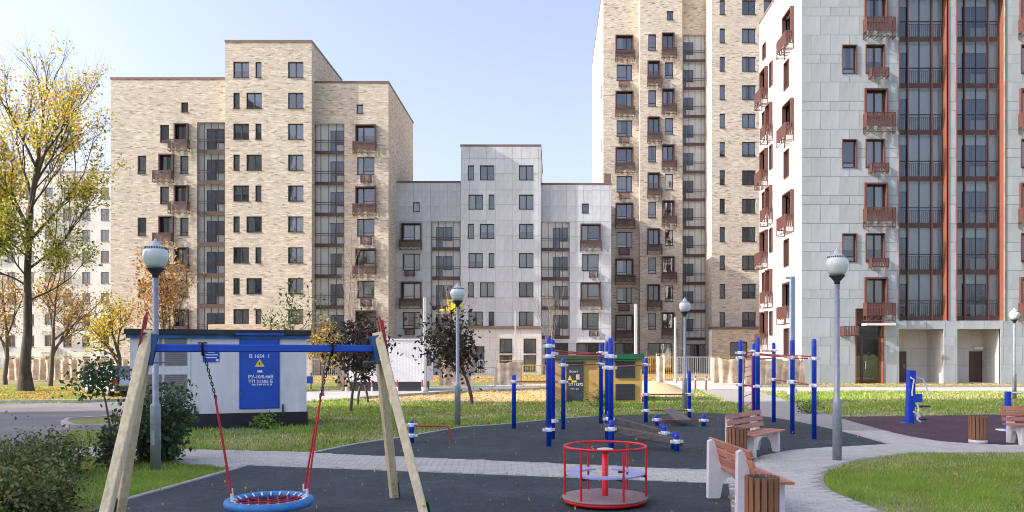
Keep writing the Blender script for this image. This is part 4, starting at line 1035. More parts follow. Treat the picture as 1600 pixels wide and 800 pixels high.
# ================================================================ nest swing
def swing():
    ar = Vector((-2.27, 10.2, 0)); al = Vector((-4.66, 9.21, 0)); c = (ar-al).normalized(); p = Vector((c.y, -c.x, 0)); zt = 2.11
    r = empty('nest_swing', ((ar.x+al.x)/2, (ar.y+al.y)/2, 0), 'timber framed swing with blue crossbar and red crown plates', 'swing'); O = r.location.copy()
    Z = Vector((0, 0, 1))
    m = MB(); m.beam(al-O+Z*zt-c*.02, ar-O+Z*zt+c*.02, .08, .092, ch=.012); m.build('crossbar', 'blue_beam', r)
    for s, ap in ((-1, al), (1, ar)):
        for q in (1, -1):
            foot = ap + p*(.986*q) + c*(.43*s); top = ap + Z*2.30 - p*(.02*q) + p*(.045*q) + c*(.02*s)
            m = MB(); m.beam(foot-O-Z*.03, top-O, .105, .105, up=tuple(c+p*.35*q), ch=.010); leg = m.build('leg', 'pine', r)
            d = (top-foot).normalized()
            m = MB()
            for k in (.06, .16, .26): m.beam(foot-O+d*k-p*.085, foot-O+d*k+p*.085, .022, .022)
            m.build('bolt', 'yellow_paint', leg)
            m = MB(); m.beam(foot-O+d*.02+c*(.068*s), foot-O+d*.30+c*(.068*s), .10, .008, up=tuple(c)); m.beam(foot-O+d*.02-p*.068, foot-O+d*.30-p*.068, .10, .008, up=tuple(p)); m.build('foot_plate', 'kiosk_green', leg)
        tilt = (c*(-.43*s)*.9 + Z*2.2).normalized()
        base = ap - O + Z*1.78 + c*(s*(.43*.16+.10))                # red crown plate on the outer side
        out = [(-.10, 0), (.10, 0), (.135, .42), (.15, .70), (.105, .52), (.06, .50), (.045, .66), (.0, .76), (-.045, .66), (-.06, .50), (-.105, .52), (-.15, .70), (-.135, .42)]
        m = MB(); m.prism(out, lambda u, v, t: base + p*u + tilt*v + c*t, -.012, .012); m.build('crown_plate', 'dark_red', r, fix=True)
        m = MB()
        for u in (-.085, .085): m.beam(ap-O+Z*1.92+p*u+c*(s*.06-.0), ap-O+Z*2.28+p*u+c*(s*.0), .012, .16, up=tuple(c))
        m.beam(ap-O+Z*1.94-c*(s*.06)-p*.09, ap-O+Z*1.94-c*(s*.06)+p*.09, .16, .012); bk = m.build('bracket', 'blue_bracket', r)
        m = MB()
        for u in (-.11, .11):
            for z in (1.97, 2.06, 2.16, 2.24): m.beam(ap-O+Z*z+p*u*.9+c*(s*.03), ap-O+Z*z+p*u*1.02+c*(s*.03), .022, .022)
        m.build('bolt', 'yellow_paint', bk)
    # seat: ring, net and ropes
    ctr = (al+ar)/2; R = .47; sz = .24; L = (ar-al).length
    ring = MB(); n = 48; ring.tube([ctr-O+Z*sz+c*(R*math.cos(t))+p*(R*math.sin(t)) for t in [6.2832*k/n for k in range(n)]], [.054+.0025*(k % 2) for k in range(n)], 12, closed=True)
    seat = ring.build('seat_ring', 'ring_blue', r)
    net = MB()
    for k in range(-3, 4):
        w = k*.115; e = math.sqrt(max(0, .415**2-w*w))
        for a, b in ((c, p), (p, c)):
            pts = [ctr-O+Z*(sz+.01-.05*(1-(2*t-1)**2))+a*w+b*(e*(2*t-1)) for t in [i/8 for i in range(9)]]
            net.tube(pts, .009, 5)
    net.build('net', 'rope_red', seat)
    tie = MB()
    for k in range(24):
        t = 6.2832*k/24+.1; u = c*math.cos(t)+p*math.sin(t); tie.tube([ctr-O+Z*(sz+.045)+u*.435, ctr-O+Z*(sz+.015)+u*.385], .012, 5)
    tie.build('rope_end', 'white_clamp', seat)
    for s in (-1, 1):
        hang = ctr-O+Z*zt+c*(s*.745); jn = ctr-O+Z*(zt-.60)+c*(s*.60)
        m = MB(); k = 15
        for i in range(k):
            a = hang.lerp(jn, i/k); b = hang.lerp(jn, (i+1.15)/k); sd = p if i % 2 else c
            m.tube([a-sd*.010, a+sd*.010, b+sd*.010, b-sd*.010], .007, 5, closed=True)
        m.build('chain', 'chain_black', r)
        m = MB()
        m.tube([hang+p*.045+Z*.06, hang+p*.05-Z*.04, hang-Z*.08, hang-p*.05-Z*.04, hang-p*.045+Z*.06], .014, 6); m.beam(hang-c*.05+Z*.062, hang+c*.05+Z*.062, .14, .016); m.build('hanger', 'chain_black', r)
        m = MB(); m.tube([jn+Z*.03, jn+p*.02, jn-Z*.05, jn-p*.02], .012, 6, closed=True)
        for q in (-1, 1):
            end = ctr-O+Z*(sz+.07)+c*(s*R*.90)+p*(q*R*.42); m.tube([jn-Z*.04, jn.lerp(end, .5)+p*(q*.008), end], .0125, 6)
        m.build('rope', 'rope_red', r)
        for q in (-1, 1):
            m = MB(); end = ctr-O+Z*(sz+.07)+c*(s*R*.90)+p*(q*R*.42); m.tube([end+Z*.09, end], .018, 6); m.build('thimble', 'white_clamp', r)
swing()
# ================================================================ roundabout
def roundabout():
    d = 10.85; r = empty('roundabout', (GX(945.5, d), d, .012), 'small red roundabout with lilac ring seat on the dark rubber', 'roundabout'); R = .555
    m = MB(); m.lathe([(.001, .075), (R+.025, .075), (R+.03, .08), (R+.03, .096), (R+.022, .10), (.001, .10)], 48); m.build('deck', 'deck_brown', r)
    m = MB(); m.lathe([(R-.03, .03), (R+.012, .03), (R+.012, .074), (R-.03, .074), (R-.03, .03)], 48)
    for k in range(6):
        a = k*1.0472+.35; m.beam((0, 0, .05), ((R-.03)*math.cos(a), (R-.03)*math.sin(a), .05), .05, .04)
    m.build('base_ring', 'red_paint', r)
    m = MB(); m.lathe([(.12, -.01), (.12, .03), (.05, .05), (.001, .05)], 20); m.build('bearing', 'lamp_dark', r)
    m = MB(); n = 48; m.tube([(R*math.cos(6.2832*k/n), R*math.sin(6.2832*k/n), .775) for k in range(n)], .0165, 8, closed=True); m.build('rail', 'red_paint', r)
    for k in range(6):
        a = 1.0472*k-1.19; x, y = R*math.cos(a), R*math.sin(a)
        m = MB(); m.tube([(x, y, .10), (x, y, .775)], .0155, 8); m.build('post', 'red_paint', r)
        if math.sin(a) < .9:
            m = MB(); m.beam((x*.98, y*.98, .375), (x*.62, y*.62, .378), .035, .03); m.build('seat_bracket', 'lamp_dark', r)
    m = MB(); m.lathe([(.044, .10), (.044, .70), (.001, .70)], 18); m.build('column', 'red_paint', r)
    m = MB(); m.lathe([(.001, .70), (.08, .705), (.113, .725), (.113, .738), (.08, .745), (.001, .745)], 24); m.build('hand_disc', 'pale_disc', r)
    m = MB(); a0, a1 = math.radians(108), math.radians(432); m.lathe([(R-.20, .395), (R-.02, .395), (R-.02, .417), (R-.20, .417), (R-.20, .395)], 40, a0=a0, a1=a1, sm=False); m.build('seat', 'seat_lilac', r)
roundabout()
# ================================================================ benches and litter bins
def bench():
    r = empty('bench', (0, 0, 0), 'bench', 'bench', 'wooden benches with white concrete sides')
    out = [(-.06, 0), (.11, 0), (.15, .20), (.22, .29), (.32, .29), (.39, .20), (.43, 0), (.56, 0), (.55, .38), (.53, .415), (.13, .405), (.035, .80), (.0, .825), (-.05, .80)]
    for s in (-.62, .62):
        m = MB(); m.prism(out, lambda u, v, t: (t, -u, v), s-.055, s+.055); m.build('side_frame', 'concrete_white', r, fix=True)
    for k, u in enumerate((.17, .30, .43, .55)):
        m = MB(); m.beam((-.86, -u, .432), (.86, -u, .432), .105, .035, ch=.006); m.build('seat_slat', 'bench_wood', r)
    for z in (.545, .665, .785):
        u = .115-(z-.405)*.235+.028; m = MB(); m.beam((-.86, -u, z), (.86, -u, z), .032, .10, up=(0, .24, 1), ch=.006); m.build('back_slat', 'bench_wood', r)
    return r
bn = bench()
def aim(fx, fy): return math.atan2(fx, -fy)                          # facing direction of -y turned to (fx, fy)
for i, (x, y, fx, fy, label) in enumerate(((2.29, 10.62, .995, .10, 'nearest bench, seen from behind, at the edge of the dark rubber'), (3.86, 16.35, .80, -.60, 'bench facing the paved path in front of the blue frames'), (11.05, 18.2, .0, -1, 'bench at the right picture edge beside the third bin'))):
    o = bn if i == 0 else copy_tree(bn); o.location = (x, y, .012); o.rotation_euler.z = aim(fx, fy); o['label'] = label
def litter_bin():
    r = empty('litter_bin', (0, 0, 0), 'bin', 'litter bin', 'slatted wooden litter bins'); R = .185
    m = MB(); m.lathe([(.001, 0), (R+.012, 0), (R+.012, .07), (R-.01, .08), (.001, .08)], 24); m.build('base', 'concrete_white', r)
    m = MB(); m.lathe([(R-.022, .08), (R-.022, .585), (R-.03, .585), (R-.03, .10), (.001, .10)], 24); m.build('liner', 'steel_dark', r)
    me = None
    for k in range(15):
        a = 6.2832*k/15
        if me is None:
            mm = MB(); mm.beam((0, 0, .085), (0, 0, .61), .062, .022, up=(1, 0, 0), ch=.005); me = mm.mesh('slat', 'slat_wood')
        put('slat', me, r, (R*math.cos(a), R*math.sin(a), 0), a)
    return r
lb = litter_bin()
for i, (x, y, label) in enumerate(((2.42, 9.25, 'nearest slatted wooden bin, cut by the bottom picture edge'), (3.52, 15.3, 'slatted wooden bin between the two benches on the rubber edge'), (9.65, 18.1, 'slatted wooden bin standing on the burgundy pad'))):
    o = lb if i == 0 else copy_tree(lb); o.location = (x, y, .012); o.rotation_euler.z = i*.4; o['label'] = label
# ================================================================ exercise frames
def V3(px, py, d): return Vector((GX(px, d), d, GZ(py, d)))
class Frame:
    def __init__(s, name, label, at): s.r = empty(name, (at[0], at[1], .012), label, 'exercise frame'); s.o = s.r.location.copy(); s.clampme = None; s.posts = {}
    def post(s, key, px, d, h, R=.058):
        x = GX(px, d); s.posts[key] = (x, d)
        m = MB(); m.lathe([(.001, -.02), (R, -.02), (R, h-.05), (R*.9, h-.02), (R*.5, h), (.001, h)], 14); o = m.build('post', 'blue_paint', s.r, (x-s.o.x, d-s.o.y, 0)); return o
    def clamp(s, key, z):
        x, d = s.posts[key]
        if s.clampme is None:
            m = MB(); m.lathe([(.059, -.045), (.072, -.045), (.078, -.02), (.078, .02), (.072, .045), (.059, .045)], 14)
            for sx in (-1, 1): m.box((sx*.105-.03, -.03, -.03), (sx*.105+.03, .03, .03))
            m.box((-.03, -.105, -.03), (.03, -.07, .03)); s.clampme = m.mesh('clamp', 'white_clamp')
        put('clamp', s.clampme, s.r, (x-s.o.x, d-s.o.y, z), rnd.random()*.5)
    def bar(s, a, b, z, R=.0175, z2=None, clamps=True, mat='red_bar'):
        z2 = z if z2 is None else z2; (xa, ya), (xb, yb) = s.posts[a], s.posts[b]
        m = MB(); m.tube([Vector((xa, ya, z))-s.o+Vector((0, 0, s.o.z)), Vector((xb, yb, z2))-s.o+Vector((0, 0, s.o.z))], R, 8); m.build('bar', mat, s.r)
        if clamps: s.clamp(a, z); s.clamp(b, z2)
    def loose(s, name, pts, R, mat='red_bar'):
        m = MB(); m.tube([Vector(p)-s.o for p in pts], R, 8); return m.build(name, mat, s.r)
    def board(s, a, b, w, t=.045):
        m = MB(); m.beam(Vector(a)-s.o, Vector(b)-s.o, w, t, ch=.006); m.build('board', 'board_dark', s.r)
def left_frame():
    f = Frame('outdoor_gym', 'blue posted exercise frame with red bars and two inclined dark boards', (1.0, 19.0))
    for k, px, d, h in (('p1', 803, 21.6, 1.46), ('p2', 857.5, 17.5, 2.39), ('p2b', 863.5, 19.0, 2.36), ('p3', 880, 21.4, 1.91), ('p4', 939, 23.2, 2.33), ('p5', 949, 19.0, 2.32), ('p6', 954.5, 17.3, 2.37), ('p7', 1009, 23.6, 1.90), ('p8', 1077, 24.8, 1.49)): f.post(k, px, d, h)
    f.bar('p1', 'p3', 1.27); f.bar('p3', 'p4', 1.72); f.bar('p2', 'p6', 1.97); f.bar('p2b', 'p5', 2.03); f.bar('p2', 'p2b', 2.12, clamps=False); f.bar('p5', 'p7', 1.70); f.bar('p7', 'p8', .82, z2=.76); f.bar('p7', 'p8', .34, z2=.26)
    f.bar('p4', 'p2b', 2.02, z2=2.10, clamps=False); f.clamp('p4', 2.05); f.clamp('p2', 2.2); f.clamp('p2', .36); f.clamp('p2b', .42); f.clamp('p6', 1.72)
    xa, ya = f.posts['p2']; xb, yb = f.posts['p2b']
    f.loose('climbing_pole', [((xa+xb)/2-.02, (ya+yb)/2, .2), ((xa+xb)/2-.02, (ya+yb)/2, 2.12)], .014, 'dark_red')
    for z in (.45, .42): pass
    # two sit-up boards standing on edge
    for (d, z0, x0, x1, z1, kk) in ((17.0, .46, 944, 1068, .17, 'a'), (18.9, .52, 942, 1047, .15, 'b')):
        A = Vector((GX(x0, d), d, z0)); B = Vector((GX(x1, d-.35), d-.35, z1)); m = MB(); m.beam(A-f.o, B-f.o, .07, .14, ch=.008); m.build('board', 'board_dark', f.r)
        A2 = A+Vector((0, .28, 0)); B2 = B+Vector((0, .28, 0)); m = MB(); m.beam(A2-f.o, B2-f.o, .07, .14, ch=.008); m.build('board', 'board_dark', f.r)
        for j, dy in enumerate((-.07, .36)):
            q = A.lerp(B, .91)+Vector((0, dy, 0)); key = 's'+kk+str(j); f.posts[key] = (q.x, q.y); m = MB(); h = .36; R = .058
            m.lathe([(.001, -.02), (R, -.02), (R, h-.05), (R*.9, h-.02), (R*.5, h), (.001, h)], 14); m.build('post', 'blue_paint', f.r, (q.x-f.o.x, q.y-f.o.y, 0)); f.clamp(key, q.z+.0)
        q = A.lerp(B, .09)+Vector((0, -.08, 0)); key = 't'+kk; f.posts[key] = (q.x, q.y); h = z0+.16; R = .058; m = MB()
        m.lathe([(.001, -.02), (R, -.02), (R, h-.05), (R*.9, h-.02), (R*.5, h), (.001, h)], 14); m.build('post', 'blue_paint', f.r, (q.x-f.o.x, q.y-f.o.y, 0)); f.clamp(key, z0-.03)
    # flat abdominal board on two bars
    f.post('q1', 1026, 22.5, .31); f.post('q2', 1099.5, 22.3, .34); f.bar('q1', 'q2', .16); f.board(V3(1044, 640, 24.3), V3(1070, 657, 22.3), .42, .05)
left_frame()
def right_frame():
    f = Frame('climbing_frame', 'blue posted climbing frame with red ladder and bars behind the bench', (6.0, 21.0))
    for k, px, d, h in (('a', 1157, 21.6, 2.40), ('b', 1177.5, 24.2, 2.34), ('c', 1184, 21.4, 2.48), ('e', 1209, 23.6, 2.36), ('f', 1238, 20.2, 2.38), ('g', 1272, 19.0, 2.38)): f.post(k, px, d, h)
    f.bar('a', 'c', 1.92, z2=2.02); f.bar('a', 'c', 1.18, z2=1.15); f.bar('c', 'f', 2.0, z2=1.93); f.bar('f', 'g', 1.92, z2=1.91); f.bar('e', 'f', 1.96, z2=1.94); f.bar('e', 'f', 1.26, z2=1.30); f.bar('f', 'g', 1.32, z2=1.27); f.bar('a', 'b', 2.05, z2=2.08); f.bar('b', 'e', 2.1, z2=2.12); f.bar('b', 'c', 1.95, z2=2.0, clamps=False)
    for z in (2.10, 1.88): f.bar('c', 'e', z, clamps=False)
    f.bar('c', 'g', 2.02, z2=1.96, clamps=False)
    (xa, ya), (xb, yb) = f.posts['a'], f.posts['b']                    # ladder between two posts
    A = Vector((xa, ya, 0)).lerp(Vector((xb, yb, 0)), .22); B = Vector((xa, ya, 0)).lerp(Vector((xb, yb, 0)), .86)
    for q in (A, B): f.loose('ladder_rail', [q+Vector((0, 0, .1)), q+Vector((0, 0, 2.05))], .014, 'red_paint')
    for k in range(7): f.loose('rung', [A+Vector((0, 0, .3+.27*k)), B+Vector((0, 0, .3+.27*k))], .012, 'red_paint')
right_frame()
def low_bar():
    d = 18.2; x = GX(643, d); f = Frame('low_bar', 'short red bar bent to the ground from one stubby blue post', (x, d)); f.post('a', 643, d, .50); f.clamp('a', .40); f.clamp('a', .16)
    x2 = GX(703, d-.2); f.loose('bar', [(x, d, .40), (x2-.1, d-.2, .40), (x2-.03, d-.2, .375), (x2, d-.2, .30), (x2, d-.2, 0)], .022)
low_bar()
def machine():
    d = 23.2; x = GX(1424, d); r = empty('exercise_machine', (x, d, .012), 'blue exercise machine with white handle bars on the burgundy pad', 'exercise machine')
    m = MB(); m.beam((-.06, 0, 0), (.0, 0, 1.54), .19, .24, up=(0, 1, 0), ch=.02); m.build('column', 'blue_paint', r)
    m = MB(); m.box((-.32, -.24, 0), (.32, .24, .02)); m.build('base_plate', 'blue_bracket', r)
    for sy in (-1, 1):
        m = MB(); y = -.17*sy; m.tube([(-.02, y*.3, 1.30), (-.10 if sy > 0 else .2, y, 1.34), (.0 if sy > 0 else .42, y, 1.28), (-.05 if sy > 0 else .55, y, .95), (-.05 if sy > 0 else .60, y, .80)], .022, 8); m.build('handle_bar', 'white_clamp', r)
    m = MB(); m.beam((.13, -.12, .62), (.13, -.12, .86), .26, .05, up=(0, 1, 0), ch=.012); m.build('backrest', 'blue_beam', r)
    m = MB(); m.tube([(.1, -.1, .62), (.16, -.12, .45), (.12, -.12, .12), (.22, -.12, .05)], .03, 8); m.tube([(.0, -.12, .35), (.2, -.12, .2)], .03, 8); m.build('seat_frame', 'white_clamp', r)
    for z, w in ((.50, .30), (.13, .22)):
        m = MB(); m.tube([(.18, -.26, z), (.18, .10, z)], .035, 8); m.tube([(.18, -.12, z), (.18+w, -.12, z)], .028, 8); m.build('foam_roller', 'lamp_dark', r)
machine()
def machine2():
    d = 21.0; x = GX(1575, d); r = empty('exercise_machine', (x, d, .012), 'blue exercise post with a level white bar behind the right bench', 'exercise machine')
    m = MB(); m.beam((0, 0, 0), (0, 0, 1.03), .13, .13, ch=.015); m.build('column', 'blue_paint', r)
    m = MB(); m.tube([(.0, 0, .98), (.1, -.02, 1.0), (.9, 0, 1.0), (.95, 0, .9)], .024, 8); m.build('handle_bar', 'white_clamp', r)
    m = MB(); m.box((-.22, -.2, 0), (.22, .2, .03)); m.build('base_plate', 'white_clamp', r)
machine2()
# ================================================================ kiosks, trailer, fences, poles
def text(body, parent, loc, size, mat, rx=math.pi/2, name='lettering', align='CENTER', weight=0):
    cu = bpy.data.curves.new('lettering', 'FONT'); cu.body = body; cu.size = size; cu.align_x = align; cu.extrude = .001; cu.offset = weight; cu.resolution_u = 3
    o = bpy.data.objects.new('tmp', cu); C.objects.link(o); dg = bpy.context.evaluated_depsgraph_get()
    me = bpy.data.meshes.new_from_object(o.evaluated_get(dg)); bpy.data.objects.remove(o); me.materials.clear(); me.materials.append(M[mat])
    q = put(name, me, parent, loc); q.rotation_euler = (rx, 0, 0); return q
def white_kiosk():
    a = math.radians(19); xr, yr = GX(479, 22.3), 22.3; Wd = 4.42; u = Vector((math.cos(a), math.sin(a), 0)); org = Vector((xr, yr, 0))-u*Wd
    r = empty('transformer_kiosk', org, 'white transformer kiosk with a blue door and black plinth', 'kiosk', rz=a); H = 2.55; dp = 2.6; pl = .42
    def U(px):                                                      # pixel column to metres along the front
        k = (px-CX)/F; return (k*org.y-org.x)/(u.x-k*u.y)
    def Zp(px, py): t = U(px); return GZ(py, (org+u*t).y)
    m = MB(); m.box((0, 0, pl), (Wd, dp, H)); m.build('wall', 'kiosk_white', r)
    m = MB(); m.box((-.03, -.03, -.02), (Wd+.03, dp+.03, pl-.002)); m.build('plinth', 'bitumen', r)
    m = MB(); m.box((-.12, -.16, H), (Wd+.12, dp+.1, H+.14)); m.build('roof', 'roof_dark', r)
    m = MB(); m.box((-.08, -.10, H-.10), (Wd+.08, -.002, H-.002)); m.build('fascia', 'kiosk_blue_worn', r)
    d0, d1 = U(377), U(434); z0, z1 = Zp(405, 637), Zp(405, 528)
    m = MB(); m.box((d0-.05, -.025, z0-.03), (d1+.05, -.002, z1+.05)); m.build('door_frame', 'kiosk_blue', r)
    m = MB(); m.box((d0, -.05, z0), (d1, -.026, z1)); door = m.build('door', 'kiosk_blue', r)
    m = MB()
    for z in (z0+.3, z1-.3): m.box((d0-.03, -.065, z), (d0+.03, -.051, z+.14))
    m.box((d1-.12, -.075, (z0+z1)/2), (d1-.08, -.051, (z0+z1)/2+.16)); m.build('hinge', 'blue_bracket', door)
    m = MB(); m.box((d0-.14, -.20, z1+.07), (d1+.16, -.003, z1+.12)); m.build('door_canopy', 'kiosk_blue', r)
    cx = (d0+d1)/2
    text('В 1654  1', door, (cx, -.052, Zp(405, 559)), .135, 'print_white', weight=.003)
    text('РУ-10/0,4кВ', door, (cx+.03, -.052, Zp(405, 591)), .125, 'print_white', weight=.003); text('ТП 21355 Б', door, (cx+.03, -.052, Zp(405, 598.5)), .125, 'print_white', weight=.003); text('тел. 8 495 951 80 23', door, (cx+.06, -.052, Zp(405, 602)), .06, 'print_white', weight=.002)
    zt = Zp(405, 573)
    m = MB(); m.face([(cx-.13, -.053, zt), (cx+.13, -.053, zt), (cx, -.053, zt+.22)]); t = m.build('warning_sign', 'print_yellow', door)
    m = MB(); m.face([(cx-.005, -.055, zt+.03), (cx+.03, -.055, zt+.09), (cx+.005, -.055, zt+.09), (cx+.015, -.055, zt+.15), (cx-.03, -.055, zt+.075), (cx-.002, -.055, zt+.075)]); m.build('lightning_mark', 'print_black', t)
    m = MB(); m.box((cx-.06, -.056, Zp(405, 582)), (cx+.07, -.051, Zp(405, 578.5))); m.build('small_plate', 'print_white', door)
    a0, a1 = U(317), U(343); m = MB(); m.box((a0, -.018, Zp(330, 566)), (a1, -.002, Zp(330, 545))); pl_ = m.build('sign', 'kiosk_blue', r)
    m = MB()
    for k, (x0, x1) in enumerate(((.3, .7), (.12, .9), (.12, .85))): z = Zp(330, 549.5+4.2*k); m.box((a0+(a1-a0)*x0, -.021, z-.025), (a0+(a1-a0)*x1, -.019, z))
    m.box((a0+(a1-a0)*.78, -.021, Zp(330, 564.5)), (a0+(a1-a0)*.95, -.019, Zp(330, 561))); m.build('sign_lines', 'print_white', pl_)
    for xa, xb in ((225, 253), (257, 292)):
        for ya, yb in ((529, 571), (585, 630)):
            x0, x1, zb, zt_ = U(xa), U(xb), Zp((xa+xb)/2, yb), Zp((xa+xb)/2, ya); m = MB(); m.box((x0, -.02, zb), (x1, -.002, zt_)); lv = m.build('vent', 'louvre_grey', r)
            m = MB(); k = 14
            for i in range(k):
                z = zb+(zt_-zb)*(i+.3)/k; m.add([(x0+.03, -.022, z), (x1-.03, -.022, z), (x1-.03, -.034, z+.03), (x0+.03, -.034, z+.03)], [(0, 1, 2, 3)])
                m.add([(x0+.03, -.034, z+.03), (x1-.03, -.034, z+.03), (x1-.03, -.022, z+.032), (x0+.03, -.022, z+.032)], [(0, 1, 2, 3)])
            sl_ = m.build('louvre', 'louvre_grey', lv)
    m = MB(); m.box((U(294), -.03, pl), (U(297.5), -.002, H-.1)); m.build('trim', 'trailer_white', r)
    for px in (305, 442): m = MB(); m.box((U(px)-.025, -.06, pl-.1), (U(px)+.025, -.002, pl+.22)); m.build('earth_strap', 'steel_dark', r)
white_kiosk()
def yellow_kiosk():
    d = 33.5; x0, x1 = GX(865, d), GX(1003, d); H = GZ(561, d); r = empty('transformer_kiosk', (x0, d, 0), 'yellow kiosk with green roof behind the blue exercise posts', 'kiosk'); Wd = x1-x0
    def U(px): return GX(px, d)-x0
    m = MB(); m.box((0, 0, 0), (Wd, 2.6, H)); m.build('wall', 'kiosk_yellow', r)
    m = MB(); m.box((-.1, -.14, H), (U(957), 2.7, H+.16)); m.box((U(957), -.14, H), (Wd+.08, 2.7, H+.22)); m.build('roof', 'kiosk_green', r)
    for k, (a, b, yt, yb, nm) in enumerate(((885, 911.5, 566, 627, 'door'), (961.5, 992, 564.5, 590, 'shutter'), (961.5, 992, 600, 625, 'shutter'))):
        m = MB(); m.box((U(a), -.05, GZ(yb, d)), (U(b), -.003, GZ(yt, d))); o = m.build(nm, 'steel_dark', r)
        if k < 2: m = MB(); m.box((U(a)-.04, -.12, GZ(yt, d)), (U(b)+.04, -.003, GZ(yt-2.5, d))); m.build('canopy', 'kiosk_green', r)
        if k:
            m = MB()
            for i in range(12): z = GZ(yb, d)+(GZ(yt, d)-GZ(yb, d))*(i+.3)/12; m.box((U(a)+.03, -.058, z), (U(b)-.03, -.051, z+.022))
            m.build('louvre', 'frame_dark', o)
        else:
            cx = U(898); text('Вольт', o, (U(896.5), -.053, GZ(582, d)), .13, 'print_white'); text('ТП 11372', o, (U(899), -.053, GZ(602.5, d)), .15, 'print_white', weight=.003); text('ТП 1372', o, (U(898), -.053, GZ(609, d)), .10, 'print_white')
            m = MB(); m.face([(U(887), -.054, GZ(594, d)), (U(894), -.054, GZ(594, d)), (U(890.5), -.054, GZ(586, d))]); m.face([(U(893), -.054, GZ(597.5, d)), (U(901), -.054, GZ(597.5, d)), (U(901), -.054, GZ(594.5, d)), (U(893), -.054, GZ(594.5, d))]); m.build('warning_sign', 'print_yellow', o)
            m = MB(); m.box((U(900), -.056, GZ(593, d)), (U(905.5), -.051, GZ(585, d))); m.build('notice', 'print_pink', o)
    m = MB(); m.lathe([(.001, 0), (.07, 0), (.07, .02), (.001, .03)], 12); o = m.build('lamp', 'lamp_cap', r, (U(917.5), -.004, GZ(567.5, d))); o.rotation_euler.x = math.pi/2
yellow_kiosk()
def trailer():
    d = 43.0; x0, x1 = GX(541, d), GX(664, d); zb, H = GZ(596.5, d), GZ(531, d); r = empty('site_trailer', (x0, d, 0), 'white windowless site trailer behind the purple saplings', 'trailer'); Wd = x1-x0; dp = 2.5
    m = MB(); m.box((0, 0, zb), (Wd, dp+.4, H)); w = m.build('body', 'trailer_white', r)
    n = 26
    rb = MB()
    for i in range(n): x = Wd*(i+.5)/n; rb.box((x-.03, -.007, zb+.03), (x+.03, -.002, H-.03))
    rb.build('rib', 'trailer_white', w)
    m = MB(); m.box((.15, .15, 0), (Wd-.15, dp, zb-.003)); m.build('underframe', 'steel_dark', r)
    m = MB(); m.box((-.06, -.06, H), (Wd+.06, dp+.46, H+.06)); m.build('roof', 'kiosk_white', r)
    for y in (.6, 1.5): m = MB(); m.box((Wd+.003, y, GZ(572, d)), (Wd+.03, y+.6, GZ(545, d))); f = m.build('window', 'steel_dark', r)
trailer()
for i, px in enumerate((541, 581, 621, 660)):
    d = 41.5; r = empty('bollard', (GX(px, d), d, 0), ['red and white bollard at the left end of the site trailer', 'red and white bollard second from the left before the trailer', 'red and white bollard third from the left before the trailer', 'red and white bollard at the right end of the site trailer'][i], 'bollard', 'bollards in front of the site trailer')
    m = MB(); m.lathe([(.045, 0), (.045, .30), (.001, .30)], 10); m.build('lower_band', 'print_white', r); m = MB(); m.lathe([(.046, .301), (.046, .62), (.03, .66), (.001, .66)], 10); m.build('upper_band', 'red_bar', r)
for i, px in enumerate((1086.5, 1103)):
    d = 44.5; r = empty('bollard', (GX(px, d), d, 0), ['rusty bollard left of the two on the sunlit road', 'rusty bollard right of the two on the sunlit road'][i], 'bollard', 'rusty bollards on the sunlit road')
    m = MB(); m.lathe([(.05, 0), (.05, .75), (.03, .80), (.001, .80)], 10); m.build('shaft', 'surround_rust', r); m = MB(); m.lathe([(.052, .55), (.055, .56), (.055, .66), (.052, .67)], 10); m.build('band', 'print_white', r)
def pole(px, d, top, w, mat, label, arm=False):
    r = empty('utility_pole', (GX(px, d), d, 0), label, 'pole'); H = GZ(top, d)
    m = MB(); m.beam((0, 0, -.05), (0, 0, H), w, w, ch=w*.12); m.build('shaft', mat, r)
    m = MB(); m.lathe([(w*1.1, 0), (w*1.0, .25), (w*.75, .3), (.001, .3)], 12); m.build('footing', 'pole_pale', r)
    if arm: m = MB(); m.box((-.32, -.05, H-.12), (-w*.5, .05, H-.02)); m.build('arm', mat, r)
pole(664, 40.5, 465, .17, 'pole_grey', 'grey concrete pole at the right end of the white trailer')
pole(805.5, 52, 486, .10, 'pole_pale', 'thin pale pole in front of the beige ground storey')
pole(993.5, 56, 475, .19, 'pole_pale', 'pale square pole before the tower corner')
pole(1055, 54, 496, .14, 'pole_pale', 'pale square pole left of the tower loggias')
pole(1238, 40, 432, .24, 'pole_blue', 'tall blue grey square pole behind the right exercise frame', True)
def barrier(px0, px1, d, h, mat, label, d1=None, group=None):
    d1 = d1 or d; a = Vector((GX(px0, d), d, 0)); b = Vector((GX(px1, d1), d1, 0)); r = empty('crowd_barrier', a, label, 'barrier', group or 'crowd barriers along the building site'); L = (b-a).length; r.rotation_euler.z = math.atan2(b.y-a.y, b.x-a.x)
    m = MB(); m.tube([(0, 0, .15), (0, 0, h-.05), (.05, 0, h), (L-.05, 0, h), (L, 0, h-.05), (L, 0, .15)], .028, 6); m.tube([(0, 0, .15), (L, 0, .15)], .022, 6); m.build('frame', mat, r)
    m = MB(); k = int(L/.14)
    for i in range(1, k): m.tube([(L*i/k, 0, .15), (L*i/k, 0, h)], .011, 4, cap=False)
    o = m.build('bars', mat, r); o['kind'] = 'stuff'
    for x in (.2, L-.2): m = MB(); m.beam((x, -.3, .03), (x, .3, .03), .05, .05); m.tube([(x, 0, .03), (x, 0, .15)], .025, 6); m.build('foot', mat, r)
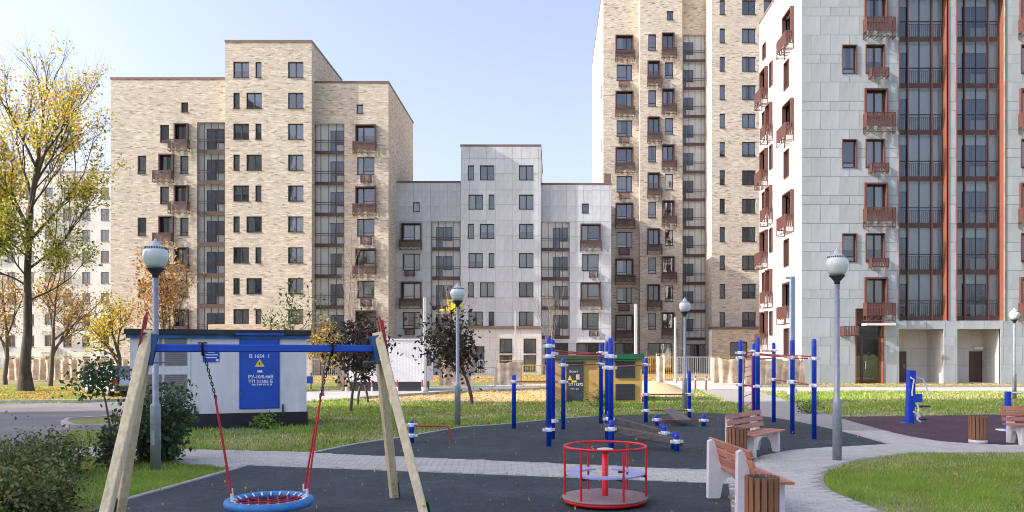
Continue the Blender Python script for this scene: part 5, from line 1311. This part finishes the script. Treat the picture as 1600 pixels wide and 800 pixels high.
def cloth_fence(px0, px1, d, h, label, d1=None, z0=.1, seed=1, group='cloth covered fence panels of the building site'):
    d1 = d1 or d; a = Vector((GX(px0, d), d, 0)); b = Vector((GX(px1, d1), d1, 0)); r = empty('cloth_fence', a, label, 'fence', group); L = (b-a).length; r.rotation_euler.z = math.atan2(b.y-a.y, b.x-a.x); q = np.random.RandomState(seed)
    nx, nz = max(8, int(L/.085)), 8; V = []
    for j in range(nz+1):
        for i in range(nx+1):
            t = j/nz; V.append((L*i/nx, .07*math.sin(i*.95+seed+.8*math.sin(i*.21))*(1.1-.5*t)+.06*math.sin(i*.17*(1+seed*.1)+t*3)+q.normal(0, .012), z0+(h-z0)*t-((.13*math.sin(i*.16+seed)**2+.05*abs(math.sin(i*.63)))*t*t)))
    m = MB(); m.add(V, [(j*(nx+1)+i, j*(nx+1)+i+1, (j+1)*(nx+1)+i+1, (j+1)*(nx+1)+i) for j in range(nz) for i in range(nx)], 0, True); m.build('cloth', 'cloth_beige', r)
    n = max(1, int(L/2.2))
    for i in range(n+1): m = MB(); m.tube([(L*i/n, .12, 0), (L*i/n, .12, h+.05)], .03, 6); m.build('post', 'grey_paint', r)
    m = MB(); m.tube([(0, .12, h), (L, .12, h)], .022, 6); m.build('rail', 'yellow_paint', r)
cloth_fence(8, 70, 58, 1.75, 'beige cloth fence panel left of the big tree trunk and behind it', seed=1); cloth_fence(70, 98, 58, 1.7, 'beige cloth fence panel just right of the big tree trunk', seed=2); cloth_fence(98, 128, 58, 1.75, 'beige cloth fence panel behind the leaning lilac', seed=3); cloth_fence(130, 206, 57, 1.65, 'long beige cloth fence panel behind the parked car', seed=4)
cloth_fence(527, 541, 47, 1.75, 'narrow beige cloth panel at the left end of the trailer', seed=5)
cloth_fence(686, 734, 48.2, 1.6, 'beige cloth fence panel right of the trailer', seed=6); cloth_fence(774, 817, 49, 1.6, 'beige cloth fence panel below the beige ground storey windows', seed=7)
cloth_fence(1026, 1038, 50, 2.0, 'narrow white sheet hung on the fence by the tower', seed=8); cloth_fence(1112, 1154, 52, 1.8, 'beige cloth fence panel below the porch', seed=9); cloth_fence(1164, 1258, 48, 1.75, 'long beige cloth fence panel behind the right exercise frame', d1=51.5, seed=10)
barrier(482, 527, 60, 1.6, 'grey_paint', 'grey barrier left of the trailer before the brick building'); barrier(734, 773, 45.5, 1.25, 'grey_paint', 'grey barrier behind the purple maple'); barrier(817, 860, 46.5, 1.35, 'yellow_paint', 'yellow barrier left of the yellow kiosk')
barrier(1008, 1056, 62, 1.75, 'yellow_paint', 'yellow barrier right of the yellow kiosk roof'); barrier(1058, 1110, 62, 1.75, 'grey_paint', 'grey barrier before the dark tower entrance'); barrier(735, 775, 62, 1.5, 'grey_paint', 'grey barrier before the middle building doorway')
def sand_heap():
    d = 39.3; x = GX(1030, d); m = MB(); n, k = 26, 8; q = np.random.RandomState(2)
    V = []
    for j in range(k+1):
        t = j/k
        for i in range(n): a = 6.2832*i/n; R = (1.75+.2*math.sin(2*a+1))*t; V.append((R*math.cos(a)*1.1, R*math.sin(a), .62*(math.cos(t*math.pi)+1)/2+q.normal(0, .015)-(.03 if j == k else 0)))
    m.add(V, [(j*n+i, (j+1)*n+i, (j+1)*n+(i+1) % n, j*n+(i+1) % n) for j in range(k) for i in range(n)], 0, True); o = m.build('sand_heap', 'sand', None, (x, d, 0)); tag(o, 'heap of yellow sand right of the yellow kiosk', 'sand heap')
sand_heap()
def car():
    d = 38.6; x = GX(203, 37)-1.5; r = empty('parked_car', (x, d, .006), 'silver parked car with red tail lights behind the lilac shrub', 'car', rz=math.radians(138)); w = .86
    body = [(-2.15, .30), (2.1, .30), (2.18, .50), (2.05, .74), (1.15, .90), (-1.55, .95), (-2.1, .90), (-2.2, .62)]
    cab = [(1.05, .90), (.35, 1.38), (-.95, 1.42), (-1.85, .95)]
    m = MB(); m.prism(body, lambda u, v, t: (u, t*(1 if v < .8 else .93), v), -w, w); m.build('body', 'car_silver', r, fix=True)
    m = MB(); m.prism(cab, lambda u, v, t: (u, t*(.93 if v < 1.1 else .72), v), -w, w); m.build('cabin', 'glass_dark_wall', r, fix=True)
    m = MB(); m.prism([(.38, 1.375), (.33, 1.41), (-.93, 1.45), (-.98, 1.42)], lambda u, v, t: (u, t*.73, v), -w, w)
    for s in (-1, 1):
        for (u0, v0), (u1, v1) in (((1.05, .91), (.36, 1.39)), ((-.98, 1.42), (-1.85, .96)), ((-.25, .93), (-.25, 1.42))): m.beam((u0, s*w*.93, v0), (u1, s*w*.725, v1), .06, .05)
    m.build('roof', 'car_silver', r)
    for u in (-1.4, 1.35):
        for s in (-1, 1):
            m = MB(); m.lathe([(.001, -.1), (.32, -.1), (.32, .1), (.2, .11), (.001, .1)], 18); q = m.build('wheel', 'car_tyre', r, (u, s*(w-.08), .32)); q.rotation_euler.x = math.pi/2
            m = MB(); m.lathe([(.001, .112), (.2, .112), (.19, .12), (.001, .12)], 14); m.lathe([(.001, -.112), (.2, -.112), (.19, -.12), (.001, -.12)], 14); m.build('rim', 'galvanised', q)
    for s in (-1, 1):
        m = MB(); m.box((-2.24, s*.80-.13, .62), (-2.0, s*.80+.13, .86)); m.build('tail_light', 'car_red', r)
        m = MB(); m.box((2.0, s*.66-.16, .58), (2.165, s*.66+.16, .70)); m.build('headlight', 'print_white', r)
    m = MB(); m.box((-2.26, -.8, .32), (-2.12, .8, .52)); m.build('bumper', 'steel_dark', r)
car()
r = empty('litter_box', (GX(486, 45), 45.0, 0), 'small blue box on a post left of the trailer', 'box'); m = MB(); m.beam((0, 0, 0), (0, 0, .95), .05, .05); m.build('post', 'steel_dark', r); m = MB(); m.box((-.2, -.15, .35), (.12, -.03, .75)); m.build('container', 'blue_beam', r)
litter('fallen_leaves', 'few small leaves blown over the near blue rubber', 170, P_near, .014, LV, [2, 2, 3, 3], 87)
litter('fallen_leaves', 'few small leaves blown over the far green rubber', 130, P_far, .016, LV, [2, 2, 3, 3], 88)
